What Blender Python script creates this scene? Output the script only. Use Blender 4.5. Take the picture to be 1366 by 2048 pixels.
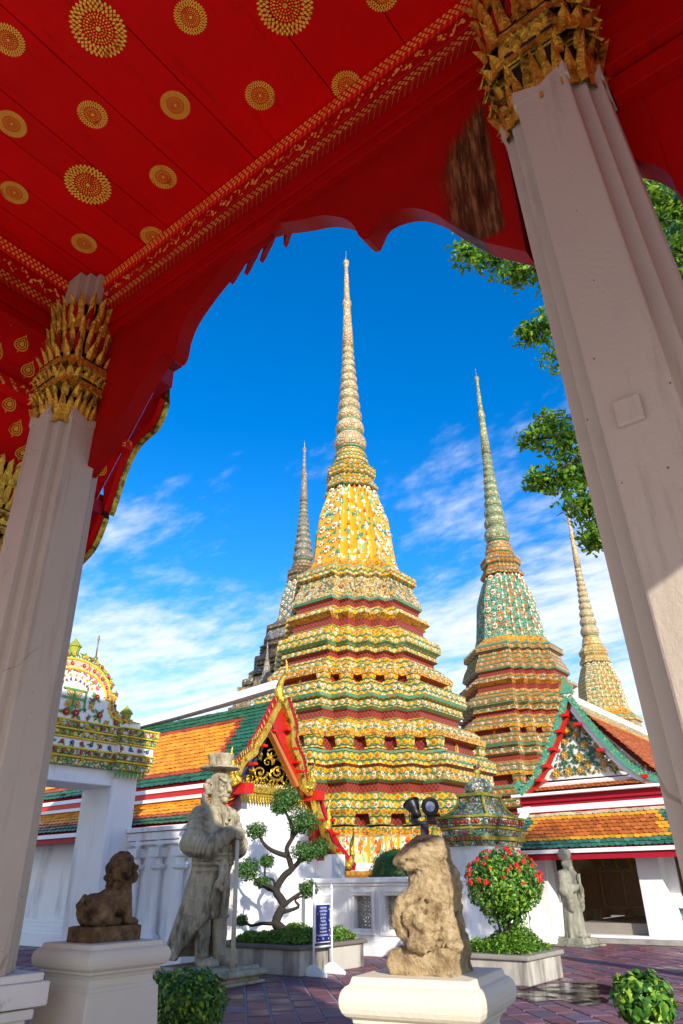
import bpy, bmesh, math, random
import numpy as np
from mathutils import Vector, Matrix
rnd = random.Random(7)
S = bpy.context.scene
for o in list(bpy.data.objects): bpy.data.objects.remove(o)
COL = S.collection

# ------------------------------------------------------------------ camera
# world axes follow the temple: +X right-back, +Y out of the porch, eye 1.5 m above the court
FPX = 1400.0; TH = math.radians(27.77); RO = math.radians(0.82); YAW = math.radians(37.3)
sT, cT, sY, cY, sR, cR = math.sin(TH), math.cos(TH), math.sin(YAW), math.cos(YAW), math.sin(RO), math.cos(RO)
EYE = Vector((0, 0, 1.5))
_R = Vector((cY, sY, 0)); _U = Vector((sT*sY, -sT*cY, cT)); _F = Vector((-cT*sY, cT*cY, sT))
CR = _R*cR - _U*sR; CU = _R*sR + _U*cR
cam = bpy.data.cameras.new('camera'); camo = bpy.data.objects.new('camera', cam); COL.objects.link(camo)
camo.matrix_world = Matrix(((CR.x, CU.x, -_F.x, 0), (CR.y, CU.y, -_F.y, 0), (CR.z, CU.z, -_F.z, 1.5), (0, 0, 0, 1)))
cam.sensor_fit = 'VERTICAL'; cam.sensor_height = 36; cam.lens = 36*FPX/2048; cam.clip_start = 0.05; cam.clip_end = 5000
S.camera = camo
# ------------------------------------------------------------------ light
SUN_EL = math.radians(21.5); SUN = Vector((0.83, -0.56, 0)).normalized()*math.cos(SUN_EL); SUN.z = math.sin(SUN_EL)
w = bpy.data.worlds.new('World'); S.world = w; w.use_nodes = True
nt = w.node_tree; nt.nodes.clear(); N = nt.nodes.new; LK = nt.links.new
sky = N('ShaderNodeTexSky'); sky.sky_type = 'NISHITA'; sky.sun_disc = False
sky.sun_elevation = SUN_EL; sky.sun_rotation = math.atan2(SUN.x, SUN.y); sky.air_density = 1.0; sky.dust_density = 0.25; sky.ozone_density = 3.0
hs = N('ShaderNodeHueSaturation'); hs.inputs['Hue'].default_value = 0.508; hs.inputs['Saturation'].default_value = 1.40; hs.inputs['Value'].default_value = 1.27
LK(sky.outputs[0], hs.inputs['Color'])
# cirrus clouds on a flat layer far above (direction / height)
tc = N('ShaderNodeTexCoord'); sp = N('ShaderNodeSeparateXYZ'); LK(tc.outputs['Generated'], sp.inputs[0])
def mth(op, a, b=None, c=None):
    n = N('ShaderNodeMath'); n.operation = op
    for i, v in enumerate((a, b, c)):
        if v is None: continue
        if isinstance(v, (int, float)): n.inputs[i].default_value = v
        else: LK(v, n.inputs[i])
    return n.outputs[0]
zc = mth('ADD', mth('MAXIMUM', sp.outputs[2], 0.0), 0.13)
cb = N('ShaderNodeCombineXYZ'); LK(mth('DIVIDE', sp.outputs[0], zc), cb.inputs[0]); LK(mth('DIVIDE', sp.outputs[1], zc), cb.inputs[1])
mp = N('ShaderNodeMapping'); mp.inputs['Rotation'].default_value = (0, 0, math.radians(28)); mp.inputs['Scale'].default_value = (0.72, 1.35, 1); mp.inputs['Location'].default_value = (3.05, 0.75, 0)
LK(cb.outputs[0], mp.inputs[0])
n1 = N('ShaderNodeTexNoise'); n1.inputs['Scale'].default_value = 0.75; n1.inputs['Detail'].default_value = 7; n1.inputs['Roughness'].default_value = 0.62; n1.inputs['Distortion'].default_value = 0.5; LK(mp.outputs[0], n1.inputs['Vector'])
n2 = N('ShaderNodeTexNoise'); n2.inputs['Scale'].default_value = 12; n2.inputs['Detail'].default_value = 4; n2.inputs['Roughness'].default_value = 0.6; LK(mp.outputs[0], n2.inputs['Vector'])
low = N('ShaderNodeMapRange'); low.inputs['From Min'].default_value = 0.86; low.inputs['From Max'].default_value = 0.30; low.inputs['To Min'].default_value = -0.15; low.inputs['To Max'].default_value = 0.175; LK(sp.outputs[2], low.inputs[0])
dens = mth('ADD', mth('ADD', n1.outputs[0], low.outputs[0]), mth('MULTIPLY', mth('SUBTRACT', n2.outputs[0], 0.5), 0.22))
cm = N('ShaderNodeMapRange'); cm.interpolation_type = 'SMOOTHSTEP'; cm.inputs['From Min'].default_value = 0.50; cm.inputs['From Max'].default_value = 0.74; cm.inputs['To Max'].default_value = 0.9; LK(dens, cm.inputs[0])
mx = N('ShaderNodeMix'); mx.data_type = 'RGBA'; LK(cm.outputs[0], mx.inputs[0]); LK(hs.outputs[0], mx.inputs[6]); mx.inputs[7].default_value = (5.2, 5.35, 5.6, 1)
bg = N('ShaderNodeBackground'); bg.inputs[1].default_value = 0.15; LK(mx.outputs[2], bg.inputs[0])
ow = N('ShaderNodeOutputWorld'); LK(bg.outputs[0], ow.inputs[0])
sl = bpy.data.lights.new('sun', 'SUN'); sl.energy = 4.5; sl.angle = math.radians(0.5); sl.color = (1.0, 0.93, 0.80)
so = bpy.data.objects.new('sun', sl); COL.objects.link(so); so.rotation_euler = SUN.to_track_quat('Z', 'Y').to_euler(); so.location = (20, -12, 30)
S.view_settings.view_transform = 'Standard'; S.view_settings.look = 'None'; S.view_settings.exposure = 0.52; S.view_settings.gamma = 1; S.view_settings.use_curve_mapping = False
S.render.engine = 'CYCLES'; S.cycles.max_bounces = 8; S.cycles.diffuse_bounces = 5; S.cycles.glossy_bounces = 4; S.cycles.transparent_max_bounces = 8

# ------------------------------------------------------------------ pixel -> place helpers
def ray(px, py): return _F + CR*((px-683)/FPX) + CU*((1024-py)/FPX)
def PX(px, py, x): d = ray(px, py); return EYE + d*(x/d.x)
def PY(px, py, y): d = ray(px, py); return EYE + d*(y/d.y)
def PZ(px, py, z): d = ray(px, py); return EYE + d*((z-1.5)/d.z)
def PD(px, py, D): d = ray(px, py); return EYE + d*(D/math.hypot(d.x, d.y))
def PPL(px, py, p0, n): d = ray(px, py); n = Vector(n); return EYE + d*((Vector(p0)-EYE).dot(n)/d.dot(n))

# ------------------------------------------------------------------ scene helpers
def tag(o, label=None, cat=None, group=None, kind=None):
    if label: o['label'] = label
    if cat: o['category'] = cat
    if group: o['group'] = group
    if kind: o['kind'] = kind
    return o
def thing(name, label, cat, loc=(0, 0, 0), rotz=0, group=None):
    o = bpy.data.objects.new(name, None); COL.objects.link(o); o.location = loc; o.rotation_euler = (0, 0, rotz); o.empty_display_size = 0.2
    return tag(o, label, cat, group)
class MB:
    def __init__(s): s.v = []; s.f = []; s.m = []
    def add(s, vs, fs, m=0):
        b = len(s.v); s.v.extend([tuple(v) for v in vs]); s.f.extend([tuple(i+b for i in f) for f in fs]); s.m.extend([m]*len(fs)); return s
    def box(s, x0, x1, y0, y1, z0, z1, m=0):
        return s.add([(x0,y0,z0),(x1,y0,z0),(x1,y1,z0),(x0,y1,z0),(x0,y0,z1),(x1,y0,z1),(x1,y1,z1),(x0,y1,z1)],
            [(0,3,2,1),(4,5,6,7),(0,1,5,4),(1,2,6,5),(2,3,7,6),(3,0,4,7)], m)
    def loft(s, rings, m=0, cap=True, closed=True):
        n = len(rings[0]); vs = [v for r in rings for v in r]; fs = []
        for i in range(len(rings)-1):
            for j in range(n if closed else n-1):
                k = (j+1) % n; fs.append((i*n+j, i*n+k, (i+1)*n+k, (i+1)*n+j))
        if cap and closed: fs.append(tuple(range(n-1, -1, -1))); fs.append(tuple((len(rings)-1)*n+j for j in range(n)))
        return s.add(vs, fs, m)
    def lathe(s, prof, c=(0, 0), n=16, m=0):
        return s.loft([[(c[0]+r*math.cos(2*math.pi*j/n), c[1]+r*math.sin(2*math.pi*j/n), z) for j in range(n)] for r, z in prof], m)
    def tube(s, pts, rad, n=6, m=0):
        pts = [Vector(p) for p in pts]
        if isinstance(rad, (int, float)): rad = [rad]*len(pts)
        rings = []; up = Vector((0.137, 0.221, 0.966))
        for i, p in enumerate(pts):
            d = (pts[min(i+1, len(pts)-1)]-pts[max(i-1, 0)]).normalized()
            a = d.cross(up)
            if a.length < 0.05: a = d.cross(Vector((1, 0, 0)))
            a.normalize(); b = d.cross(a)
            rings.append([p+(a*math.cos(2*math.pi*j/n)+b*math.sin(2*math.pi*j/n))*rad[i] for j in range(n)])
        return s.loft(rings, m)
    def bar(s, a, b, w, h, up=(0, 0, 1), m=0):
        a, b = Vector(a), Vector(b); d = (b-a).normalized(); u = Vector(up); r = d.cross(u).normalized(); u = r.cross(d).normalized()
        return s.loft([[p+r*x*w/2+u*y*h/2 for x, y in ((-1,-1),(1,-1),(1,1),(-1,1))] for p in (a, b)], m)
    def poly(s, pts, off, m=0):          # polygon extruded by a vector
        off = Vector(off); return s.loft([[Vector(p) for p in pts], [Vector(p)+off for p in pts]], m)
    def mesh(s, name, mats, smooth=False):
        me = bpy.data.meshes.new(name); me.from_pydata(s.v, [], s.f)
        for mt in (mats if isinstance(mats, (list, tuple)) else [mats]): me.materials.append(mt)
        me.polygons.foreach_set('material_index', s.m)
        bm = bmesh.new(); bm.from_mesh(me); bmesh.ops.recalc_face_normals(bm, faces=bm.faces); bm.to_mesh(me); bm.free()
        if smooth: me.polygons.foreach_set('use_smooth', [True]*len(me.polygons))
        return me
    def build(s, name, mats, parent=None, smooth=False, bevel=0):
        return obj(name, s.mesh(name, mats, smooth), parent, bevel)
def obj(name, me, parent=None, bevel=0, mw=None):
    o = bpy.data.objects.new(name, me); COL.objects.link(o)
    if parent: o.parent = parent
    if mw is not None: o.matrix_basis = mw
    if bevel:
        b = o.modifiers.new('bevel', 'BEVEL'); b.width = bevel; b.segments = 2; b.limit_method = 'ANGLE'; b.angle_limit = math.radians(40)
    return o
def rawmesh(name, v, f, mats, mi=None, smooth=False):
    me = bpy.data.meshes.new(name); v = np.asarray(v, dtype=np.float32); f = np.asarray(f, dtype=np.int32)
    me.vertices.add(len(v)); me.vertices.foreach_set('co', v.ravel()); k = f.shape[1]
    me.loops.add(f.size); me.loops.foreach_set('vertex_index', f.ravel())
    me.polygons.add(len(f)); me.polygons.foreach_set('loop_start', np.arange(0, f.size, k, dtype=np.int32))
    for mt in (mats if isinstance(mats, (list, tuple)) else [mats]): me.materials.append(mt)
    if mi is not None: me.polygons.foreach_set('material_index', np.asarray(mi, dtype=np.int32))
    if smooth: me.polygons.foreach_set('use_smooth', [True]*len(f))
    me.update(); me.validate(); return me
def pieces(name, tmpl, mats, items, parent, limit=300, rest_name=None, smooth=False):
    """items: (Matrix, material slot). The `limit` nearest the camera are objects of their own, the rest ONE stuff part."""
    pw = parent.matrix_basis if parent else Matrix()
    items = sorted(items, key=lambda t: ((pw @ t[0]).translation-EYE).length)
    if not isinstance(mats, (list, tuple)): mats = [mats]
    cache = {}
    def me_for(k):
        if k not in cache:
            b = MB(); b.v = tmpl.v; b.f = tmpl.f; b.m = [0]*len(tmpl.f) if k is not None else tmpl.m
            cache[k] = b.mesh(name, [mats[k]] if k is not None else mats, smooth)
        return cache[k]
    for mw, k in items[:limit]: obj(name, me_for(k), parent, mw=mw)
    if len(items) > limit:
        b = MB()
        for mw, k in items[limit:]:
            b.add([mw @ Vector(v) for v in tmpl.v], tmpl.f); n = len(tmpl.f)
            b.m[-n:] = [k]*n if k is not None else tmpl.m
        o = b.build(rest_name or name+'_field', mats, parent, smooth); o['kind'] = 'stuff'
def frame(p, x, z):     # matrix with given origin, x axis and approx z axis
    x = Vector(x).normalized(); z = Vector(z); y = z.cross(x).normalized(); z = x.cross(y)
    p = Vector(p); return Matrix(((x.x, y.x, z.x, p.x), (x.y, y.y, z.y, p.y), (x.z, y.z, z.z, p.z), (0, 0, 0, 1)))
def scaled(mw, s): return mw @ Matrix.Diagonal((s[0], s[1], s[2], 1)) if isinstance(s, (tuple, list)) else mw @ Matrix.Scale(s, 4)

# ------------------------------------------------------------------ materials
class NT:
    def __init__(s, name):
        s.mat = bpy.data.materials.new(name); s.mat.use_nodes = True; s.t = s.mat.node_tree
        s.b = s.t.nodes['Principled BSDF']; s.geo = s.n('ShaderNodeNewGeometry'); s.tc = s.n('ShaderNodeTexCoord'); s.pos = s.geo.outputs['Position']
    def n(s, k, **kw):
        n = s.t.nodes.new(k)
        for a, v in kw.items(): setattr(n, a, v)
        return n
    def l(s, a, b): s.t.links.new(a, b)
    def put(s, sock, v):
        if isinstance(v, (int, float)): sock.default_value = v
        elif isinstance(v, (tuple, list)): sock.default_value = tuple(v)+((1,) if len(v) == 3 and len(sock.default_value) == 4 else ())
        else: s.l(v, sock)
    def m(s, op, a, b=None, c=None):
        n = s.n('ShaderNodeMath', operation=op)
        for i, v in enumerate((a, b, c)):
            if v is not None: s.put(n.inputs[i], v)
        return n.outputs[0]
    def mix(s, f, a, b, mode='MIX'):
        n = s.n('ShaderNodeMix', data_type='RGBA', blend_type=mode); s.put(n.inputs[0], f); s.put(n.inputs[6], a); s.put(n.inputs[7], b); return n.outputs[2]
    def noise(s, scale, detail=4, rough=0.55, vec=None, dist=0):
        n = s.n('ShaderNodeTexNoise'); n.inputs['Scale'].default_value = scale; n.inputs['Detail'].default_value = detail; n.inputs['Roughness'].default_value = rough; n.inputs['Distortion'].default_value = dist
        s.l(vec if vec is not None else s.pos, n.inputs['Vector']); return n.outputs[0]
    def vor(s, scale, feat='F1', vec=None):
        n = s.n('ShaderNodeTexVoronoi', feature=feat); n.inputs['Scale'].default_value = scale; s.l(vec if vec is not None else s.pos, n.inputs['Vector']); return n
    def rng(s, v, a, b, c=0., d=1., smooth=False):
        n = s.n('ShaderNodeMapRange'); n.clamp = True
        if smooth: n.interpolation_type = 'SMOOTHSTEP'
        s.l(v, n.inputs[0]); n.inputs[1].default_value = a; n.inputs[2].default_value = b; n.inputs[3].default_value = c; n.inputs[4].default_value = d; return n.outputs[0]
    def ramp(s, v, stops, const=False):
        n = s.n('ShaderNodeValToRGB'); cr = n.color_ramp; cr.interpolation = 'CONSTANT' if const else 'LINEAR'
        while len(cr.elements) < len(stops): cr.elements.new(0.5)
        for e, (p, c) in zip(cr.elements, stops): e.position = p; e.color = tuple(c)+(1,)
        s.l(v, n.inputs[0]); return n.outputs[0]
    def sep(s, v): n = s.n('ShaderNodeSeparateXYZ'); s.l(v, n.inputs[0]); return n.outputs
    def bump(s, h, strength, dist=0.02):
        n = s.n('ShaderNodeBump'); n.inputs['Strength'].default_value = strength; n.inputs['Distance'].default_value = dist; s.l(h, n.inputs['Height']); s.l(n.outputs[0], s.b.inputs['Normal'])
    def done(s, col, rough=0.7, metal=0, spec=0.35, coat=0):
        s.put(s.b.inputs['Base Color'], col); s.put(s.b.inputs['Roughness'], rough); s.put(s.b.inputs['Metallic'], metal); s.b.inputs['Specular IOR Level'].default_value = spec
        if coat: s.b.inputs['Coat Weight'].default_value = coat; s.b.inputs['Coat Roughness'].default_value = 0.15
        return s.mat
def dk(c, f): return tuple(x*f for x in c)
def M(name, col, rough=0.7, var=0.25, vs=3, bump=0, bs=40, bd=0.01, metal=0, spec=0.35, dirt=None, ds=1.5, da=(0.55, 0.75), island=0, coat=0, streak=False):
    t = NT(name); c = t.mix(t.noise(vs, 5), dk(col, 1-var), tuple(min(1, x*(1+var)) for x in col))
    if dirt:
        v = None
        if streak:
            mp = t.n('ShaderNodeMapping'); mp.inputs['Scale'].default_value = (1, 1, 0.18); t.l(t.pos, mp.inputs[0]); v = mp.outputs[0]
        c = t.mix(t.rng(t.noise(ds, 6, 0.65, v), da[0], da[1]), c, dirt)
    if island: c = t.mix(t.rng(t.geo.outputs['Random Per Island'], 0, 1, 0, 1), t.mix(1.0, c, (1-island,)*3, 'MULTIPLY'), c)
    if bump: t.bump(t.noise(bs, 6, 0.6), bump, bd)
    return t.done(c, rough, metal, spec, coat)
def mosaic(name, ground, cols, scale=5.5, grout=(0.05, 0.04, 0.02), fill=0.62, rough=0.35):
    """broken porcelain chips: a ground glaze with chips of several colours let in"""
    t = NT(name); a = t.vor(scale); e = t.vor(scale, 'DISTANCE_TO_EDGE'); r = t.sep(a.outputs['Color'])
    st = [(0, ground)]; n = len(cols)
    for i, c in enumerate(cols): st.append((1-fill+fill*i/n, c))
    c = t.ramp(r[0], st, True)
    small = t.vor(scale*2.7); r2 = t.sep(small.outputs['Color'])
    c = t.mix(t.m('GREATER_THAN', r2[1], 0.72), c, t.ramp(r2[0], [(i/n, k) for i, k in enumerate(reversed(cols))], True))
    c = t.mix(t.rng(e.outputs[0], 0.01, 0.05, 0.85, 0), c, grout)
    c = t.mix(1.0, c, t.ramp(t.noise(0.9, 4), [(0.3, (0.72,)*3), (0.7, (1.1,)*3)]), 'MULTIPLY')
    t.bump(t.rng(e.outputs[0], 0.0, 0.12), 0.7, 0.05)
    return t.done(c, rough, 0, 0.5)
def lattice(name, base, line, s=4.5, wdt=0.10, rough=0.5):
    t = NT(name); p = t.sep(t.pos); h = t.m('ADD', p[0], p[1])
    def ln(sign):
        f = t.m('FRACT', t.m('MULTIPLY', t.m('ADD' if sign > 0 else 'SUBTRACT', h, p[2]), s)); return t.m('LESS_THAN', f, wdt)
    k = t.m('MAXIMUM', ln(1), ln(-1)); b = t.mix(t.noise(3, 4), dk(base, 0.7), dk(base, 1.25))
    return t.done(t.mix(t.m('MULTIPLY', k, 0.75), b, line), rough, 0, 0.4)
def stencil(name, ground, gold, kind, z0, z1, per):
    """flat gold print along a moulding, u = run, v = height"""
    t = NT(name); p = t.sep(t.pos); u = t.m('MULTIPLY', t.m('ADD', p[0], p[1]), 1/per); v = t.rng(p[2], z0, z1)
    fu = t.m('FRACT', u)
    if kind == 'net':
        f2 = t.m('FRACT', t.m('ADD', t.m('MULTIPLY', t.m('FLOOR', t.m('MULTIPLY', v, 3)), 0.5), u)); vv = t.m('FRACT', t.m('MULTIPLY', v, 3))
        d = t.m('ADD', t.m('MULTIPLY', t.m('ABSOLUTE', t.m('SUBTRACT', f2, 0.5)), 1.3), t.m('MULTIPLY', t.m('ABSOLUTE', t.m('SUBTRACT', vv, 0.5)), 0.9)); k = t.m('LESS_THAN', d, 0.47)
    else:
        a = t.m('ABSOLUTE', t.m('SUBTRACT', fu, 0.5)); wv = t.m('SINE', t.m('MULTIPLY', u, 6.2832)); q = t.m('ABSOLUTE', t.m('SUBTRACT', t.m('SUBTRACT', v, 0.5), t.m('MULTIPLY', wv, 0.24)))
        cb = t.n('ShaderNodeCombineXYZ'); t.l(t.m('MULTIPLY', u, 6), cb.inputs[0]); t.l(t.m('MULTIPLY', v, 4), cb.inputs[1])
        vr = t.vor(1.0, vec=cb.outputs[0]).outputs['Distance']
        k = t.m('MULTIPLY', t.m('MAXIMUM', t.m('LESS_THAN', q, 0.17), t.m('LESS_THAN', t.m('ADD', a, t.m('ABSOLUTE', t.m('SUBTRACT', v, 0.5))), 0.22)), t.m('LESS_THAN', vr, 0.46))
    wear = t.rng(t.noise(6, 5), 0.25, 0.5)
    k = t.m('MULTIPLY', k, wear); g = t.mix(t.noise(2.2, 5), dk(ground, 0.7), dk(ground, 1.2))
    return t.done(t.mix(k, g, gold), t.m('SUBTRACT', 0.6, t.m('MULTIPLY', k, 0.15)), t.m('MULTIPLY', k, 0.2), 0.18)

RED = (0.72, 0.0012, 0.001); GOLDC = (0.95, 0.58, 0.10)
def red_mat(name, k=1.0):
    t = NT(name); oi = t.n('ShaderNodeObjectInfo').outputs['Random']; mp = t.n('ShaderNodeMapping'); mp.inputs['Scale'].default_value = (5, .7, 5); t.l(t.pos, mp.inputs[0])
    c = t.mix(t.noise(1.2, 6, .65), dk(RED, .62*k), dk(RED, 1.12*k)); c = t.mix(t.rng(oi, 0, 1, 0, .35), c, dk(RED, .55*k)); c = t.mix(t.rng(t.noise(2.0, 6, .7, mp.outputs[0]), .56, .74, 0, .6), c, dk(RED, .40*k)); c = t.mix(t.rng(t.noise(30, 3, .6), .70, .74, 0, .55), c, (.10, .005, .004))
    t.bump(t.noise(18, 5), .2, .004); return t.done(c, t.rng(t.noise(3, 4), .3, .7, .5, .72), 0, .10)
m_red = red_mat('red_lacquer'); m_redb = red_mat('deepened_red_beam', .62)  # beam copy of the lacquer: shade put into its colour against bounced light
m_red_dk = M('dark_red_wood', (0.28, 0.003, 0.003), 0.6, 0.3, 3, 0.2, 30, 0.004, spec=.15)
m_maroon = M('maroon_paint', (0.36, 0.010, 0.025), 0.5, 0.2, 4, spec=.2)
m_scarlet = M('scarlet_paint', (0.52, 0.012, 0.008), 0.4, 0.2, 4)
m_gold = M('gold_leaf', (0.88, 0.48, 0.06), 0.30, 0.5, 9, 0.8, 30, 0.03, metal=0.75, dirt=(0.10, 0.035, 0.008), ds=7, da=(0.50, 0.68))
m_goldpaint = M('gold_paint', (0.95, 0.60, 0.06), 0.5, 0.3, 6, metal=0.05, spec=.2, dirt=(.45, .10, .01), ds=9, da=(.56, .68))
m_goldtile = M('gold_glass_tile', (0.80, 0.52, 0.06), 0.3, 0.5, 20, 0.5, 60, 0.01, metal=0.5, dirt=(0.16, 0.10, 0.02), ds=14, da=(0.45, 0.6))
m_black = M('dark_backing', (0.02, 0.008, 0.006), 0.8)
t = NT('porch_plaster'); mp = t.n('ShaderNodeMapping'); mp.inputs['Scale'].default_value = (5, 5, .35); t.l(t.pos, mp.inputs[0])
c = t.mix(t.noise(.9, 5), (.40, .345, .285), (.50, .435, .36)); c = t.mix(t.rng(t.noise(1.7, 6, .7, mp.outputs[0]), .55, .72, 0, .55), c, (.25, .195, .15)); c = t.mix(t.rng(t.noise(2.2, 6, .72), .60, .74, 0, .5), c, (.30, .265, .22))
v = t.vor(11); c = t.mix(t.m('MULTIPLY', t.m('LESS_THAN', v.outputs['Distance'], .055), t.m('GREATER_THAN', t.sep(v.outputs['Color'])[0], .72)), c, (.16, .11, .08))
ck = t.n('ShaderNodeTexVoronoi', feature='DISTANCE_TO_EDGE'); ck.inputs['Scale'].default_value = .9; wv = t.n('ShaderNodeMix', data_type='RGBA'); wv.inputs[0].default_value = .12; t.l(t.pos, wv.inputs[6]); nz = t.n('ShaderNodeTexNoise'); nz.inputs['Scale'].default_value = 4; t.l(t.pos, nz.inputs['Vector']); t.l(nz.outputs['Color'], wv.inputs[7]); t.l(wv.outputs[2], ck.inputs['Vector'])
c = t.mix(t.m('MULTIPLY', t.m('LESS_THAN', ck.outputs[0], .004), t.rng(t.noise(.8, 2), .5, .6, 0, .6)), c, (.22, .16, .12))
t.bump(t.noise(42, 6, .65), .55, .008); m_plaster = t.done(c, .9, 0, .2)
m_white = M('white_wall', (0.80, 0.80, 0.80), 0.8, 0.05, 1.5, 0.2, 30, 0.005, dirt=(0.42, 0.42, 0.43), ds=1.8, da=(0.55, 0.80), streak=True)
m_whitedirty = M('stained_white_wall', (0.80, 0.80, 0.80), 0.85, 0.08, 2, 0.3, 40, 0.006, dirt=(0.30, 0.29, 0.28), ds=1.5, da=(0.55, 0.85), streak=True)
m_trim = M('white_trim', (0.84, 0.84, 0.85), 0.6, 0.05, 3)
m_marble = M('porch_marble', (0.72, 0.66, 0.58), 0.4, 0.15, 1.5)
# ================================================================== ground
m_mortar = M('pale_mortar', (0.30, 0.27, 0.25), 0.9, 0.25, 3, 0.3, 60, 0.006)
def paver_mat(name, col):
    t = NT(name); ri = t.geo.outputs['Random Per Island']; oi = t.n('ShaderNodeObjectInfo').outputs['Random']
    r = t.m('FRACT', t.m('ADD', ri, oi)); c = t.mix(r, dk(col, 0.62), dk(col, 1.25)); c = t.mix(t.rng(t.noise(7, 5), 0.35, 0.75), c, dk(col, 0.6))
    wet = t.rng(t.noise(0.55, 4), 0.5, 0.62); c = t.mix(t.m('MULTIPLY', wet, 0.55), c, dk(col, 0.45))
    t.bump(t.noise(22, 5), 0.35, 0.01); return t.done(c, t.m('SUBTRACT', 0.62, t.m('MULTIPLY', wet, 0.38)), 0, 0.45)
m_pavA = paver_mat('purple_brick', (0.20, 0.085, 0.125)); m_pavB = paver_mat('red_brick', (0.235, 0.085, 0.095)); m_pavC = paver_mat('grey_brick', (0.15, 0.10, 0.15))
ground = MB().add([(-1500, -600, -0.014), (900, -600, -0.014), (900, 1800, -0.014), (-1500, 1800, -0.014)], [(0, 1, 2, 3)]).build('courtyard_ground', m_mortar); tag(ground, kind='structure')
pv = MB(); pv.loft([[(-.145, -.285, -.03), (.145, -.285, -.03), (.145, .285, -.03), (-.145, .285, -.03)], [(-.145, -.285, -.006), (.145, -.285, -.006), (.145, .285, -.006), (-.145, .285, -.006)], [(-.135, -.275, 0), (.135, -.275, 0), (.135, .275, 0), (-.135, .275, 0)]])
u1 = Vector((math.sqrt(.5), math.sqrt(.5), 0)); u2 = Vector((-math.sqrt(.5), math.sqrt(.5), 0)); items = []
for i in range(-40, 75):
    for j in range(-12, 52):
        p = u1*(i*0.32) + u2*(j*0.60+(0.3 if i % 2 else 0)) + Vector((-3, 3, 0))
        q = p-EYE; dep = q.dot(_F)
        if dep < 3: continue
        sx, syy = 683+FPX*q.dot(CR)/dep, 1024-FPX*q.dot(CU)/dep
        if not (-250 < sx < 1650 and 1700 < syy < 2330): continue
        if p.x < -20 or p.y > 30 or p.y < 2.9: continue
        mw = frame(p+Vector((0, 0, rnd.uniform(-.004, .004))), u1+u2*rnd.uniform(-.015, .015), (rnd.uniform(-.008, .008), rnd.uniform(-.008, .008), 1))
        items.append((scaled(mw, (rnd.uniform(.96, 1.02), rnd.uniform(.95, 1.02), 1)), rnd.choice((0, 0, 0, 1, 1, 2))))
pieces('paver', pv, [m_pavA, m_pavB, m_pavC], items, ground, 300)
# puddle: thin film of water with an irregular outline
t = NT('puddle_water'); fr = t.n('ShaderNodeFresnel'); fr.inputs[0].default_value = 1.33; gl = t.n('ShaderNodeBsdfGlossy'); gl.inputs[1].default_value = 0.12; tr = t.n('ShaderNodeBsdfTransparent'); tr.inputs[0].default_value = (0.38, 0.36, 0.40, 1)
ms = t.n('ShaderNodeMixShader'); t.l(t.m('MULTIPLY', fr.outputs[0], t.rng(t.noise(2.6, 5, .65), .42, .62, .05, .9)), ms.inputs[0]); t.l(tr.outputs[0], ms.inputs[1]); t.l(gl.outputs[0], ms.inputs[2]); t.l(ms.outputs[0], t.t.nodes['Material Output'].inputs[0]); m_water = t.mat
def puddle(pts, z=0.0075):
    c = [PZ(px, py, z) for px, py in pts]; n = len(c); out = []
    for i in range(n):
        for k in range(4):
            f = k/4; p0, p1, p2, p3 = c[(i-1) % n], c[i], c[(i+1) % n], c[(i+2) % n]
            p = 0.5*((2*p1)+(p2-p0)*f+(2*p0-5*p1+4*p2-p3)*f*f+(3*p1-3*p2+p3-p0)*f**3); out.append(p+Vector((rnd.uniform(-.03, .03), rnd.uniform(-.03, .03), 0)))
    o = MB().add(out, [tuple(range(len(out)))]).build('puddle', m_water); return tag(o, kind='structure')
puddle([(1010, 1985), (1075, 1972), (1140, 1965), (1205, 1968), (1240, 1985), (1195, 1990), (1215, 2003), (1160, 2012), (1120, 2000), (1060, 2003)])

# ================================================================== porch
porch = thing('temple_porch', 'red and gold lacquered temple porch with white columns framing the whole view', 'porch')
def redent(s, c, n):
    """plan of a square (half side s) whose corners are cut back in n steps over c, counter-clockwise"""
    d = c/n; q = []
    for k in range(n+1):
        q.append((s-k*d, s-c+k*d))
        if k < n: q.append((s-(k+1)*d, s-c+k*d))
    out = []
    for a in range(4):
        ca, sa = (1, 0, -1, 0)[a], (0, 1, 0, -1)[a]; out += [(x*ca-y*sa, x*sa+y*ca) for x, y in q]
    return out
def ring(pl, c, z, f=1.0): return [(c[0]+x*f, c[1]+y*f, z) for x, y in pl]
CP = redent(.31, .15, 2)
LX, RX, CYY = -5.33, -0.51, 2.785
def column(cx, cy, z0, z1, sc=1.0, lean=0.0):
    b = MB(); b.loft([ring(CP, (cx+lean, cy), z0, 1.0*sc), ring(CP, (cx+lean*.5, cy), (z0+z1)/2, 0.97*sc), ring(CP, (cx, cy), z1, 0.94*sc)])
    o = b.build('column', m_plaster, porch, bevel=0.012); return o
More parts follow.
